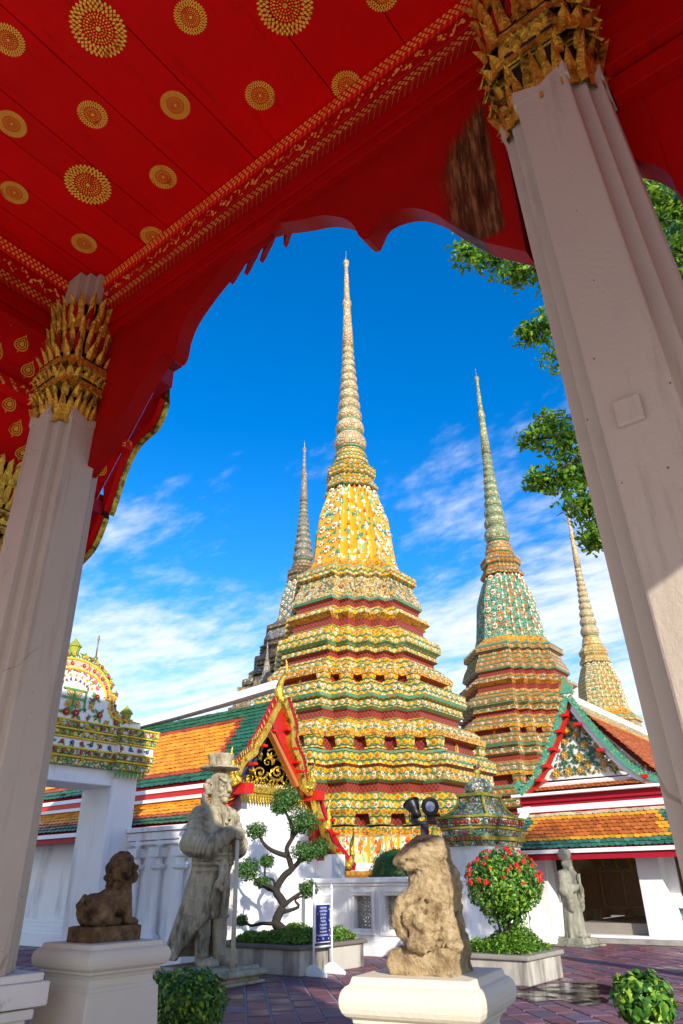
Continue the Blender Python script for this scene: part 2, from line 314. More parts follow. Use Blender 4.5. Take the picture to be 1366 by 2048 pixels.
# curved gold leaf: x width, y outward, z up, unit height
def leaf_tmpl(n=5, w=0.5, curl=0.35, th=0.05):
    b = MB(); rows = []
    for back in (0, 1):
        for i in range(n):
            f = i/(n-1); ww = w*(0.62+0.5*math.sin(f*2.3))*(1-f**2.4)+0.012; y = curl*f**2.6-0.02*math.sin(f*6)-back*th
            rows.append([(-ww/2, y-0.10*w, f), (0, y+0.05*w, f+(0.02 if i == n-1 else 0)), (ww/2, y-0.10*w, f)])
    vs = [v for r in rows for v in r]; fs = []
    for i in range(n-1):
        for j in (0, 1):
            a = i*3+j; fs.append((a, a+1, a+4, a+3)); a2 = a+3*n; fs.append((a2, a2+3, a2+4, a2+1))
        for j in (0, 2):
            a = i*3+j; fs.append((a, a+3, a+3+3*n, a+3*n))
    fs += [(3*n-3, 3*n-2, 6*n-2, 6*n-3), (3*n-2, 3*n-1, 6*n-1, 6*n-2)]
    return b.add(vs, fs)
LEAF = leaf_tmpl(5, .5, .20); LEAFT = leaf_tmpl(6, 0.22, 0.10, 0.03)
def capital(cx, cy, zb, H, r0=.29, r1=.40):
    m_core = m_black
    core = MB(); pl = redent(1, .55, 2)
    prof = [(0, r0*.93), (.05, r0*1.0), (.27, r0*1.0), (.28, r0*1.12), (.36, r0*1.16), (.37, r0*1.04), (.42, r0*1.04), (.43, r0*1.16), (.52, r0*1.2), (.54, r0*1.02), (1.0, r1*.86), (1.04, r1*.86)]
    core.loft([ring(pl, (cx, cy), zb+f*H, r) for f, r in prof])
    c = core.build('capital', m_core, porch)
    for f0, f1, k in ((.275, .365, 1.15), (.425, .525, 1.20), (.39, .41, 1.06)): MB().loft([ring(pl, (cx, cy), zb+f*H, r0*k*q) for f, q in ((f0, .95), (f0+.02, 1.0), (f1-.02, 1.0), (f1, .95))]).build('gilt_band', m_gold if k > 1.1 else m_red_dk, c)
    per = []
    P = pl; L = [0]
    for i in range(len(P)): a, b = P[i], P[(i+1) % len(P)]; L.append(L[-1]+math.hypot(b[0]-a[0], b[1]-a[1]))
    def at(f):   # soft square outline
        a = f*2*math.pi; x, y = math.cos(a), math.sin(a); k = (abs(x)**3.2+abs(y)**3.2)**(-1/3.2); return Vector((x*k*1.03, y*k*1.03, 0))
    def row(tm, n, fz, r, h, wd, tilt=0.0, off=0.0, flip=False, mt=m_gold):
        its = []
        for i in range(n):
            p = at((i+off)/n); q = at((i+off+.01)/n)-at((i+off-.01)/n); tx = Vector((q.x, q.y, 0)).normalized(); out = Vector((tx.y, -tx.x, 0))
            z = Vector((0, 0, -1 if flip else 1))+out*tilt*.42
            x = tx if not flip else -tx
            z = z+tx*rnd.uniform(-.05, .05)+out*rnd.uniform(-.03, .03); hh = h*rnd.uniform(.92, 1.08); mw = frame(Vector((cx, cy, zb+fz*H))+p*r*rnd.uniform(.98, 1.02), -x, z); its.append((scaled(mw, (wd*rnd.uniform(.85, 1.15), hh, hh)), 0))
        pieces('leaf', tm, [mt], its, c, 400)
    row(LEAF, 16, .0, r0*1.0, .24*H, .16, .04); row(LEAFT, 16, .0, r0*.97, .22*H, .34, .02, .5)                     # bottom crown
    row(LEAF, 20, .20, r0*1.02, .11*H, .13, .35, .5)
    row(LEAF, 30, .37, r0*1.08, .12*H, .17, .4, 0, True)
    row(LEAF, 30, .33, r0*1.10, .10*H, .17, .45, .5)
    row(LEAF, 30, .53, r0*1.12, .12*H, .17, .4, .5, True)
    row(LEAF, 20, .49, r0*1.10, .17*H, .16, .25)
    row(LEAFT, 24, .58, r0*1.06, .28*H, .34, .08, .5); row(LEAF, 24, .80, r0*1.16, .07*H, .10, .5, .5); row(LEAFT, 18, .58, r0*1.04, .20*H, .40, .05, .0, False, m_red_dk)
    row(LEAFT, 24, .78, (r0+r1)/2*.98, .28*H, .36, .12); row(LEAFT, 18, .76, (r0+r1)/2*.94, .24*H, .42, .1, .5, False, m_red_dk)
    row(LEAF, 24, .95, r1*.90, .13*H, .13, .45)
    return c
def plaster_points(cx, cy, z, f):
    P = ring(CP, (cx, cy), z, f); n = len(P)
    for i in range(n):
        a, b2 = Vector(P[i]), Vector(P[(i+1) % n]); L = (b2-a).length; m = (a+b2)/2; nr = Vector(((b2-a).y, -(b2-a).x, 0)).normalized()
        if L < .06: continue
        h = .10 if L > .2 else .075
        MB().poly([a-nr*.012, m-nr*.012+Vector((0, 0, -.03)), b2-nr*.012, b2-nr*.012+Vector((0, 0, h)), m-nr*.012+Vector((0, 0, h*.25)), a-nr*.012+Vector((0, 0, h))], nr*.02).build('plaster_point', m_plaster, porch)
plaster_points(-0.51, CYY, 5.285, .925); plaster_points(LX, CYY, 5.225, .955)
column(LX, CYY, 0.98, 5.23); capital(LX, CYY, 5.17, 1.36, .275, .355)
column(RX, CYY, 0.98, 5.29, 0.97, .15); capital(RX, CYY, 5.21, 1.36, .275, .355)
column(-6.80, 2.93, 0.98, 4.39, .95); capital(-6.80, 2.93, 4.34, 1.02, .265, .34)
for cx in (LX, RX):     # plaster neck above the capital
    MB().loft([ring(CP, (cx, CYY), z, f) for z, f in ((6.40, .90), (7.0, .90))]).build('column_neck', m_plaster, porch)
bx = MB(); bp = PY(1258, 822, 2.487); bx.box(bp.x-.052, bp.x+.052, 2.472, 2.51, bp.z-.06, bp.z+.06); bx.build('junction_box', m_plaster, porch, bevel=0.006)
# --- ceiling boards, bands, mouldings
ZC = 7.01; YF = 2.70; XF = -5.40; XR = -0.93
ceil = MB().box(XF-.4, XR+.4, -2.4, 2.98, ZC+.03, ZC+.08).build('ceiling', m_black, porch)
seams = [XF-.02, -5.10, -4.75, -4.41, -4.08, -3.51, -2.93, -2.05, -1.40, XR+.02]
for a, b in zip(seams, seams[1:]):
    zz = ZC+rnd.uniform(0, .006); MB().box(a+.004, b-.004, -2.4, YF+.02, zz, zz+.03).build('ceiling_board', m_red, ceil, bevel=0.004)
def medallion_mesh(R):
    b = MB(); ph = 0
    k = 12; b.add([(R*.085*math.cos(2*math.pi*i/k), R*.085*math.sin(2*math.pi*i/k), 0) for i in range(k)], [tuple(range(k))])
    for r0, r1, n, ww in ((.13, .21, 10, .30), (.24, .30, 18, .36), (.33, .45, 22, .36), (.46, .52, 30, .38), (.55, .70, 26, .40), (.64, .80, 26, .38), (.75, .91, 34, .38), (.84, 1.0, 34, .38)):
        ph += .5
        for i in range(n):
            a = 2*math.pi*(i+ph)/n; d = Vector((math.cos(a), math.sin(a), 0)); s = Vector((-d.y, d.x, 0)); rm = r0*.45+r1*.55; hw = .80*ww*2*math.pi*rm/n
            b.add([d*r0*R, d*rm*R+s*hw*R, d*r1*R, d*rm*R-s*hw*R], [(0, 1, 2, 3)])
    me = b.mesh('medallion', m_goldpaint); return me
me_big, me_small = medallion_mesh(.205), medallion_mesh(.121)
for i in range(-4, 6):
    for j in range(-8, 5):
        if (i+j) % 2: continue
        x, y = -3.10+i*.586, 1.231+j*.361
        big = i % 2 == 0 and j % 2 == 0 and ((i+j)//2) % 2 == 0
        R = .205 if big else .121
        if x-R*.2 < XF or x+R*.2 > XR or y > YF-R*.15: continue
        obj('medallion', me_big if big else me_small, ceil, mw=Matrix.Translation((x, y, ZC-.004)))
def moulding(axis, n, mats, z0, z1, f0, f1, a, b, name='moulding'):
    bb = MB()
    if axis == 'x': bb.box(a, b, f0, f1, z0, z1)
    else: bb.box(f0, f1, a, b, z0, z1)
    return bb.build(name, mats, porch, bevel=0.006)
st1 = stencil('gold_net_band', RED, GOLDC, 'net', 6.868, 6.992, .05); st2 = stencil('gold_scroll_band', dk(RED, .6), GOLDC, 'scroll', 6.684, 6.846, .17); st3 = stencil('gold_fine_band', dk(RED, .5), dk(GOLDC, .7), 'net', 6.576, 6.673, .055)
for ax, f, a, b in (('x', YF, XF, XR), ('y', XF, -3.2, YF)):
    s = 1 if ax == 'x' else -1
    def rr(d0, d1): return (f+s*d0, f+s*d1) if s > 0 else (f+s*d1, f+s*d0)
    moulding(ax, 0, st1, 6.857, 7.003, *rr(-.01, .2), a-.2, b+.2, 'gold_band')
    moulding(ax, 0, st2, 6.679, 6.854, *rr(.01, .2), a-.2, b+.2, 'gold_band')
    moulding(ax, 0, st3, 6.565, 6.675, *rr(.025, .2), a-.2, b+.2, 'gold_band')
    moulding(ax, 0, m_redb, 6.392, 6.562, *rr(.085, .24), a-.3, b+.3)
    moulding(ax, 0, m_redb, 6.284, 6.389, *rr(.11, .22), a-.3, b+.3)
# right bay beam (runs on along the same line past the right column)
for z0, z1, d in ((5.874, 7.008, .09), (5.669, 5.852, .03), (5.431, 5.636, .00), (5.258, 5.410, .07)):
    moulding('x', 0, m_redb, z0, z1, YF+d, YF+.36, RX+.30, 3.2)
MB().box(RX+.35, 3.4, -3.2, 2.75, 6.36, 6.44).build('aisle_ceiling', m_red_dk, porch)
# --- scalloped arch boards
t = NT('arch_board'); p = t.sep(t.pos); sc = t.n('ShaderNodeMapping'); sc.inputs['Scale'].default_value = (14, 14, 1.6); t.l(t.pos, sc.inputs[0])
base = t.mix(t.noise(1.6, 6, .65), dk(RED, .24), dk(RED, .62)); grain = t.noise(2.2, 6, .7, sc.outputs[0])  # board red likewise deepened in the colour
wood = t.ramp(grain, [(.3, (.012, .005, .003)), (.5, (.085, .03, .010)), (.66, (.30, .15, .06))])
mask = t.m('MULTIPLY', t.rng(p[0], -1.47, -1.21), t.m('MULTIPLY', t.rng(p[0], -.907, -.972), t.rng(t.m('ADD', p[2], t.m('MULTIPLY', p[0], -1.05)), 7.386, 7.008)))
mask = t.m('MULTIPLY', mask, t.rng(p[2], 4.76, 4.91)); mask = t.rng(t.m('ADD', mask, t.m('MULTIPLY', t.m('SUBTRACT', t.noise(5, 6, .75, sc.outputs[0]), .5), 1.5)), .50, .95)
c = t.mix(mask, base, wood); t.bump(t.m('ADD', t.m('MULTIPLY', grain, t.m('MULTIPLY', mask, 1.0)), t.m('MULTIPLY', t.noise(25, 4), .2)), .5, .02); m_board = t.done(c, .6, 0, .15)
def smooth(pts, k=4):
    out = []; pts = [Vector(p) for p in pts]
    for i in range(len(pts)-1):
        p0, p1, p2, p3 = pts[max(i-1, 0)], pts[i], pts[i+1], pts[min(i+2, len(pts)-1)]
        for j in range(k):
            f = j/k; out.append(0.5*((2*p1)+(p2-p0)*f+(2*p0-5*p1+4*p2-p3)*f*f+(3*p1-3*p2+p3-p0)*f**3))
    return out+[pts[-1]]
def scallop(segs, y): return [q for sg in segs for q in smooth([PY(px, py, y) for px, py in sg])]
yb = 2.87
low = scallop([[(165, 945), (180, 925), (215, 878), (255, 815), (292, 752), (318, 712), (333, 704)], [(343, 716), (352, 700), (360, 665), (378, 625), (420, 566), (470, 508), (528, 454)], [(533, 453), (560, 446), (600, 440), (645, 431), (685, 436), (706, 450), (716, 470)], [(727, 479), (738, 478)], [(744, 465), (760, 436), (795, 420), (830, 416), (870, 428), (905, 450), (960, 480), (1010, 494), (1052, 503)]], yb)
topz = 6.47
lo2 = [Vector((-5.36, yb, 5.05))] + [q for q in low if q.x < RX+.1]
b = MB()
for a, c in zip(lo2, lo2[1:]):   # board built as slices so that the curved edge stays clean
    if c.x-a.x < 1e-4: continue
    b.add([(a.x, yb, a.z), (c.x, yb, c.z), (c.x, yb, topz), (a.x, yb, topz), (a.x, yb+.14, a.z), (c.x, yb+.14, c.z), (c.x, yb+.14, topz), (a.x, yb+.14, topz)], [(0, 1, 2, 3), (4, 7, 6, 5), (0, 4, 5, 1), (3, 2, 6, 7)])
b.build('arch_board', m_board, porch)
low = scallop([[(1240, 300), (1270, 318), (1300, 326), (1330, 342), (1345, 358), (1352, 378), (1366, 395)]], yb); b = MB()
low = [Vector((RX+.2, yb, low[0].z))]+low+[Vector((0.34, yb, 4.2)), Vector((.49, yb, 4.09)), Vector((1.8, yb, 3.88))]
for a, c in zip(low, low[1:]):
    if c.x-a.x < 1e-4: continue
    b.add([(a.x, yb, a.z), (c.x, yb, c.z), (c.x, yb, 5.5), (a.x, yb, 5.5), (a.x, yb+.14, a.z), (c.x, yb+.14, c.z), (c.x, yb+.14, 5.5), (a.x, yb+.14, 5.5)], [(0, 1, 2, 3), (4, 7, 6, 5), (0, 4, 5, 1), (3, 2, 6, 7)])
b.build('arch_board', m_redb, porch)
# --- steep roof: left slope, right slope, soffit prints, purlins, bargeboards
XM = -3.16
def zs(x): return 5.712+1.4*(x+6.739) if x < XM else 5.712+1.4*(2*XM-x+6.739)
def slope(x0, x1, y0, y1, name, mt, th=.10):
    b = MB(); b.poly([(x0, y0, zs(x0)), (x1, y0, zs(x1)), (x1, y1, zs(x1)), (x0, y1, zs(x0))], (0, 0, th)); return b.build(name, mt, porch)
sofL = slope(-8.1, -5.4, -3.2, 4.08, 'soffit', m_red); slope(-5.4, XM, -2.4, 3.67, 'roof_slope', m_red)
EAVE_X = 1.95  # unseen eave, its reach shaped by where sun should strike the right column
slope(XM+.0001, EAVE_X-2.3, -2.4, 2.95, 'roof_slope', m_red); slope(EAVE_X-2.3, EAVE_X, -3.2, 2.95, 'soffit', m_red)  # out of view; cut short at front and back to let light past
# kranok flame print on the soffit
def kranok_mesh(h):
    b = MB()
    def outline(s, n=26):
        o = []
        for i in range(n):
            a = 2*math.pi*i/n; r = .42*(1+.0*math.cos(a)); x = r*math.sin(a)*(1-.25*math.cos(a)); y = .5*math.cos(a)*(1.12 if math.cos(a) > .9 else .9); o.append(Vector((x*s, y*s, 0)))
        return o
    for s, wd in ((1.0, .16), (.66, .14), (.34, .3)):
        o = outline(s); inn = outline(s-wd if s > .35 else .02)
        for i in range(len(o)):
            j = (i+1) % len(o); p, q, r, u = o[i], o[i].lerp(o[j], .78), inn[i].lerp(inn[j], .78), inn[i]; b.add([p*h, q*h, r*h, u*h], [(0, 1, 2, 3)])
    b.add([(-.05*h, -.5*h, 0), (.05*h, -.5*h, 0), (0, -.62*h, 0)], [(0, 1, 2)]); b.add([(-.07*h, .5*h, 0), (.07*h, .5*h, 0), (0, .68*h, 0)], [(0, 1, 2)])
    return b.mesh('flame_motif', m_goldpaint)
kme = kranok_mesh(.167); sl_dir = Vector((1, 0, 1.4)).normalized(); sl_n = sl_dir.cross(Vector((0, 1, 0)))
if sl_n.z > 0: sl_n = -sl_n
for i in range(-3, 12):
    x = -5.886-i*.121
    for j in range(0, 13):
        y = 3.95-j*.362-(.181 if i % 2 else 0)
        if x < -7.9 or x > -5.6 or abs(x+6.33) < .054: continue
        obj('flame_motif', kme, sofL, mw=frame(Vector((x, y, zs(x)))+sl_n*.006, (0, 1, 0), sl_n))
st4 = stencil('purlin_print', RED, GOLDC, 'scroll', 6.07, 6.22, .15)
def purlin(x, z, w, y1, mt, y0=-3.2, h=None):
    h = h or w; return MB().box(x-w/2, x+w/2, y0, y1, z-h/2, z+h/2).build('purlin', mt, porch, bevel=.01)
purlin(-6.33, 6.144, .14, 4.10, st4); purlin(-6.80, 5.474, .16, 4.12, m_maroon); purlin(PY(416, 607, 3.69).x, PY(416, 607, 3.69).z, .11, 3.69, m_maroon, 3.08); purlin(-7.45, 4.578, .14, 4.1, m_maroon)
q1, q2 = PY(349, 735, 4.17), PY(333, 764, 4.06); pb = purlin(q1.x, q1.z, .32, 4.17, m_maroon, 3.12, .16); pb2 = purlin(q2.x, q2.z-.03, .26, 4.06, m_maroon, 3.12, .24)
for pz, px_, pw in ((q1.z, q1.x, .30), (q2.z, q2.x, .22)):      # gold print on the two bracket ends
    b = MB()
    for i in range(7):
        a = math.pi*(i/6); b.add([(px_+math.cos(a)*pw*.36-.012, 4.174 if pw > .25 else 4.064, pz-.05+math.sin(a)*.06), (px_+math.cos(a)*pw*.36+.012, 4.174 if pw > .25 else 4.064, pz-.05+math.sin(a)*.06), (px_+math.cos(a)*pw*.36, 4.174 if pw > .25 else 4.064, pz-.01+math.sin(a)*.06)], [(0, 1, 2)])
    b.build('purlin_print', m_goldpaint, porch)
def wavy_board(x0, x1, y, amp, drop, mt, name):
    n = 22; up = []; lo = []
    for i in range(n+1):
        f = i/n; x = x0+(x1-x0)*f; up.append((x, zs(x)+.06)); lo.append((x+.05+amp*math.sin(f*7.2), zs(x)-drop*(0.75+.55*math.sin(f*7.2+.6))))
    b = MB()
    for i in range(n):
        a, c, d, e = up[i], up[i+1], lo[i+1], lo[i]
        b.add([(a[0], y, a[1]), (c[0], y, c[1]), (d[0], y, d[1]), (e[0], y, e[1]), (a[0], y+.07, a[1]), (c[0], y+.07, c[1]), (d[0], y+.07, d[1]), (e[0], y+.07, e[1])], [(0, 1, 2, 3), (4, 7, 6, 5), (3, 2, 6, 7), (0, 4, 5, 1)])
    return b.build(name, mt, porch)
wavy_board(-5.886, -6.75, 4.10, .05, .22, m_red, 'bargeboard'); wavy_board(-5.886, -6.75, 4.178, .05, .24, m_goldtile, 'bargeboard_trim')
wavy_board(-6.80, -7.88, 4.10, .05, .22, m_red, 'bargeboard'); wavy_board(-6.80, -7.88, 4.178, .05, .24, m_goldtile, 'bargeboard_trim')
# leaf-shaped fins along the upper roof edge
for (bx_, by_), (tx, ty), wd in (((600, 432), (606, 446), 16), ((575, 440), (566, 490), 13), ((545, 455), (518, 521), 12), ((517, 478), (487, 546), 11), ((487, 508), (458, 564), 10), ((452, 545), (430, 582), 8)):
    p, q = PY(bx_, by_, 3.73), PY(tx, ty, 3.73); d = (q-p); s = Vector((-d.z, 0, d.x)).normalized()*wd/FPX*5.4
    pts = [p-d*.5+s*.8, p+s, p+d*.45+s*.95, p+d*.62+s*.62, p+d*.8+s*.5, q, p+d*.7-s*.3, p+d*.4-s*.55, p-s*.6, p-d*.5-s*.6]
    MB().poly(pts, (0, .06, 0)).build('roof_fin', m_maroon, porch, bevel=.005)
MB().poly([PY(x, y, 3.72) for x, y in ((640, 398), (610, 428), (550, 448), (505, 485), (455, 535), (415, 583), (398, 580), (440, 520), (500, 452), (560, 420))], (0, .06, 0)).build('bargeboard', m_maroon, porch)
# --- base: parapet, floor, steps
def square_profile(cx, cy, prof, name, mt, parent, bevel=0, sx=1, sy=1):
    b = MB(); b.loft([[(cx-r*sx, cy-r*sy, z), (cx+r*sx, cy-r*sy, z), (cx+r*sx, cy+r*sy, z), (cx-r*sx, cy+r*sy, z)] for r, z in prof]); return b.build(name, mt, parent, bevel=bevel)
m_parapet = M('parapet_plaster', (0.70, 0.66, 0.60), 0.85, 0.1, 2, 0.4, 40, 0.006, dirt=(0.10, 0.09, 0.07), ds=2.2, da=(0.60, 0.78))
for x0, x1 in ((-9.5, -5.06), (-0.95, 4)):
    b = MB(); b.box(x0, x1, 2.45, 3.16, 0, .72); b.box(x0, x1+.02, 2.40, 3.20, .72, .78); b.box(x0, x1+.05, 2.36, 3.27, .79, .93); b.box(x0, x1+.03, 2.40, 3.23, .93, .98); b.build('parapet', m_parapet, porch, bevel=.012)
MB().box(-9.5, 4, -6, 2.42, 0, .55).build('porch_floor', m_marble, porch)
for i in range(3): MB().box(-4.6, -2.6, 2.42+.3*i, 2.42+.3*(i+1), 0, .54-.18*i).build('step', m_marble, porch, bevel=.01)
# ================================================================== great chedis
Yel = (0.80, 0.36, 0.015); Ora = (0.62, 0.19, 0.02); Grn = (0.05, 0.24, 0.13); Aqu = (0.18, 0.46, 0.34); Wht = (0.78, 0.74, 0.62); Crm = (0.66, 0.54, 0.34); Brn = (0.26, 0.07, 0.03); Dgr = (0.03, 0.09, 0.05)
m_crown_red = lattice('red_lattice_tile', (0.20, 0.018, 0.014), (0.40, 0.20, 0.13), wdt=.08)
m_yel = mosaic('yellow_glaze', (0.80, 0.38, 0.01), [Yel, (0.60, .20, .02), Yel, (.7, .5, .12), (.3, .12, .02)], 7.0, fill=.5)
m_grnline = M('green_glaze', (0.07, 0.30, 0.19), 0.35, 0.4, 6, dirt=(.30, .22, .06), ds=5, da=(.5, .6))
m_mosY = None
m_mosG = None
m_mosC = mosaic('cream_lotus_mosaic', (.62, .44, .17), [Crm, (0.5, 0.36, 0.12), Grn, Crm, Brn, (.66, .4, .06)], 5.5, fill=.6)
m_mosO_ = mosaic('orange_flower_mosaic', (0.62, 0.30, 0.05), [Ora, Grn, Crm, Yel, Brn, Aqu], 5.0, fill=.7)
m_bellG = mosaic('aqua_bell_mosaic', (0.20, 0.42, 0.30), [Ora, Aqu, Grn, (.55, .42, .2), (.2, .4, .28)], 4.2, fill=.55)
m_bellB = mosaic('blue_grey_mosaic', (0.24, 0.25, 0.26), [(0.08, 0.12, 0.24), (.42, .38, .30), (0.30, .28, .22), (0.14, .18, .24), (0.30, .22, .09)], 4.2, fill=.7)
m_petw = M('white_porcelain', (0.78, 0.70, 0.52), 0.3, 0.2, 9); m_petc = M('orange_porcelain', (0.60, 0.14, 0.02), 0.3, 0.3, 9); m_petg = M('green_porcelain', (0.10, 0.36, 0.18), 0.3, 0.3, 9); m_pety = M('yellow_porcelain', (0.80, 0.45, 0.03), 0.3, 0.2, 9)
def ordered(name, ground, ring_c, centre, leaf, pu=.36, pz=.31, dark=(.06, .022, .008)):
    """regular porcelain flowers in staggered rows"""
    t = NT(name); p = t.sep(t.pos); v = t.m('MULTIPLY', p[2], 1/pz); row = t.m('FLOOR', v); u = t.m('ADD', t.m('MULTIPLY', t.m('ADD', p[0], p[1]), 1/pu), t.m('MULTIPLY', row, .5))
    fu = t.m('SUBTRACT', t.m('FRACT', u), .5); fv = t.m('SUBTRACT', t.m('FRACT', v), .5); d = t.m('SQRT', t.m('ADD', t.m('MULTIPLY', fu, fu), t.m('MULTIPLY', fv, fv))); an = t.m('ARCTAN2', fv, fu)
    d = t.m('ADD', d, t.m('MULTIPLY', t.m('SINE', t.m('MULTIPLY', an, 6)), .025)); cell = t.n('ShaderNodeTexWhiteNoise'); cb = t.n('ShaderNodeCombineXYZ'); t.l(t.m('FLOOR', u), cb.inputs[0]); t.l(row, cb.inputs[1]); t.l(cb.outputs[0], cell.inputs['Vector']); rv = cell.outputs['Value']
    e = t.vor(15); eg = t.sep(e.outputs['Color']); g = t.mix(t.noise(1.1, 4), dk(ground, .72), dk(ground, 1.12)); g = t.mix(t.m('GREATER_THAN', eg[0], .86), g, leaf)
    c = t.mix(t.m('GREATER_THAN', t.m('ADD', t.m('ABSOLUTE', fu), t.m('MULTIPLY', t.m('ABSOLUTE', fv), 1.2)), .64), g, leaf); c = t.mix(t.m('GREATER_THAN', t.m('ABSOLUTE', fv), .45), c, dark)
    c = t.mix(t.m('LESS_THAN', d, .255), c, t.ramp(rv, [(0, ring_c), (.34, ground), (.56, (.62, .20, .02)), (.74, dk(ring_c, .85)), (.86, leaf)], True)); c = t.mix(t.m('LESS_THAN', d, .12), c, centre)
    t.bump(t.rng(d, .15, .36, 1, 0), .7, .05); return t.done(c, .35, 0, .5)
m_bellY = ordered('pale_yellow_mosaic', (.62, .42, .13), (.62, .52, .30), (.46, .24, .05), (.40, .34, .14), .5, .42)
m_bandB = ordered('dark_band_mosaic', (.20, .13, .06), (.36, .29, .17), (.12, .10, .10), (.09, .10, .07), .5, .4)
# rosette: 8 petals + raised eye (+ two green leaves), unit radius, facing +z
ROS = MB()
for i in range(8):
    a = 2*math.pi*i/8; d = Vector((math.cos(a), math.sin(a), 0)); s_ = Vector((-d.y, d.x, 0)); up = Vector((0, 0, 1))
    ROS.add([d*.30+up*.22, d*.7+s_*.27+up*.10, d*1.0+up*.16, d*.7-s_*.27+up*.10, d*.68+up*.34], [(0, 1, 4), (1, 2, 4), (2, 3, 4), (3, 0, 4)], 0)
ROS.loft([[(.36*math.cos(a*math.pi/3), .36*math.sin(a*math.pi/3), .1) for a in range(6)], [(.2*math.cos(a*math.pi/3), .2*math.sin(a*math.pi/3), .48) for a in range(6)]], 1)
for sx in (-1, 1): ROS.add([(sx*.9, -.2, .04), (sx*1.55, -.62, .1), (sx*1.75, 0, .16), (sx*1.35, .38, .1)], [(0, 1, 2, 3)], 2)
m_mosY = ordered('yellow_flower_mosaic', (.86, .42, .008), (.78, .70, .52), (.50, .09, .01), (.06, .22, .10)); m_mosG = ordered('green_flower_mosaic', (.74, .36, .01), (.74, .64, .44), (.46, .12, .02), (.05, .20, .10), .32, .27); m_mosO = ordered('orange_flower_mosaic', (.52, .18, .025), (.60, .47, .27), (.36, .06, .02), (.10, .22, .11), .42, .34)
BEAD = MB().lathe([(.02, -1), (.5, -.72), (.72, -.3), (.5, .1), (.3, .35), (.42, .62), (.02, 1)], n=6)
AXX = lambda y: 692+.0218*(y-520)
# right-hand outline of the main chedi in the photograph: (y, x, material key); z and half-width follow from the axis distance
PROF = [(990, 743, 'B'), (1002, 752, 'B'), (1050, 771, 'B'), (1100, 779, 'B'), (1135, 785, 'B'), (1152, 791, 'B'), (1162, 801, 'y'), (1173, 818, 'y'), (1177, 822, 'g'), (1190, 823, 'm'), (1193, 815, 'm'), (1201, 817, 'c'), (1216, 826, 'c'), (1236, 834, 'c'), (1240, 832, 'g'), (1244, 826, 'r'), (1252, 827, 'r'), (1254, 831, 'y'), (1262, 845, 'm'), (1270, 848, 'm'), (1277, 836, 'y'), (1281, 835, 'r'), (1290, 836, 'r'), (1292, 840, 'y'), (1304, 850, 'm'), (1308, 864, 'y'), (1319, 867, 'm'), (1328, 867, 'm'), (1331, 860, 'g'), (1334, 858, 'n'), (1344, 862, 'n'), (1347, 854, 'r'), (1354, 855, 'r'), (1357, 862, 'y'), (1368, 874, 'm'), (1382, 889, 'n'), (1391, 888, 'y'), (1394, 872, 'R'), (1404, 874, 'R'), (1406, 897, 'y'), (1412, 909, 'm'), (1432, 913, 'm'), (1437, 911, 'g'), (1440, 904, 'n'), (1454, 907, 'n'), (1458, 901, 'g'), (1461, 897, 'r'), (1472, 899, 'r'), (1475, 910, 'y'), (1486, 930, 'm'), (1503, 945, 'n'), (1511, 945, 'y'), (1514, 930, 'R'), (1533, 932, 'R'), (1536, 951, 'y'), (1541, 962, 'g'), (1563, 965, 'm'), (1567, 957, 'r'), (1571, 958, 'n'), (1589, 960, 'n'), (1593, 951, 'g'), (1595, 946, 'r'), (1609, 947, 'r'), (1611, 962, 'y'), (1626, 978, 'm'), (1643, 986, 'm'), (1648, 984, 'y'), (1650, 966, 'R'), (1668, 967, 'R'), (1671, 984, 'g'), (1676, 990, 'n'), (1684, 990, 'y'), (1688, 985, 'p'), (1732, 986, 'p'), (1736, 1000, 'w'), (1745, 1004, 'w'), (1752, 1010, 'Y'), (1768, 1010, 'Y')]
D0 = 36.0; C0 = PD(AXX(1200), 1200, D0)
def zw(y, x):
    p = PD(AXX(y), y, D0); dep = (p-EYE).dot(_F); return p.z, (x-AXX(y))/FPX*dep
TIERS = [(zw(y, x)[0], zw(y, x)[1]/.962, k) for y, x, k in PROF]
SPIRE = [(521, 3.5), (524, 6), (530, 5), (536, 3.6), (560, 4.6), (600, 6), (604, 8.5), (610, 9.2), (615, 7), (618, 7.4), (660, 9.6), (697, 11.6)]
ring_ys = [697, 710, 724, 737, 752, 768, 785, 803, 823, 846, 872, 904]; ring_r = [11.5, 12.3, 13.2, 14.4, 16, 17.5, 19.3, 21.5, 24.5, 28, 31.5]
t = NT('panel_mosaic'); p = t.sep(t.pos); h = t.m('MULTIPLY', t.m('ADD', p[0], p[1]), 1.15); fu = t.m('ABSOLUTE', t.m('SUBTRACT', t.m('FRACT', h), .5)); fz = t.m('ABSOLUTE', t.m('SUBTRACT', p[2], 2.7))
rr_ = t.m('ADD', t.m('POWER', t.m('MULTIPLY', fu, 2.6), 2), t.m('POWER', t.m('MULTIPLY', fz, 1.6), 2)); vv = t.vor(9); vc = t.sep(vv.outputs['Color'])
c = t.ramp(vc[0], [(0, (.80, .62, .30)), (.35, Wht), (.6, Yel), (.8, Aqu)], True); c = t.mix(t.m('LESS_THAN', rr_, .22), c, t.ramp(vc[1], [(0, Ora), (.5, (.5, .06, .02)), (.75, Wht)], True))
c = t.mix(t.m('GREATER_THAN', fu, .42), c, Yel); m_panel = t.done(c, .4, 0, .5)
m_ylat = lattice('yellow_lattice', (0.70, 0.32, 0.03), (0.25, 0.08, 0.01), 3.2, .12)
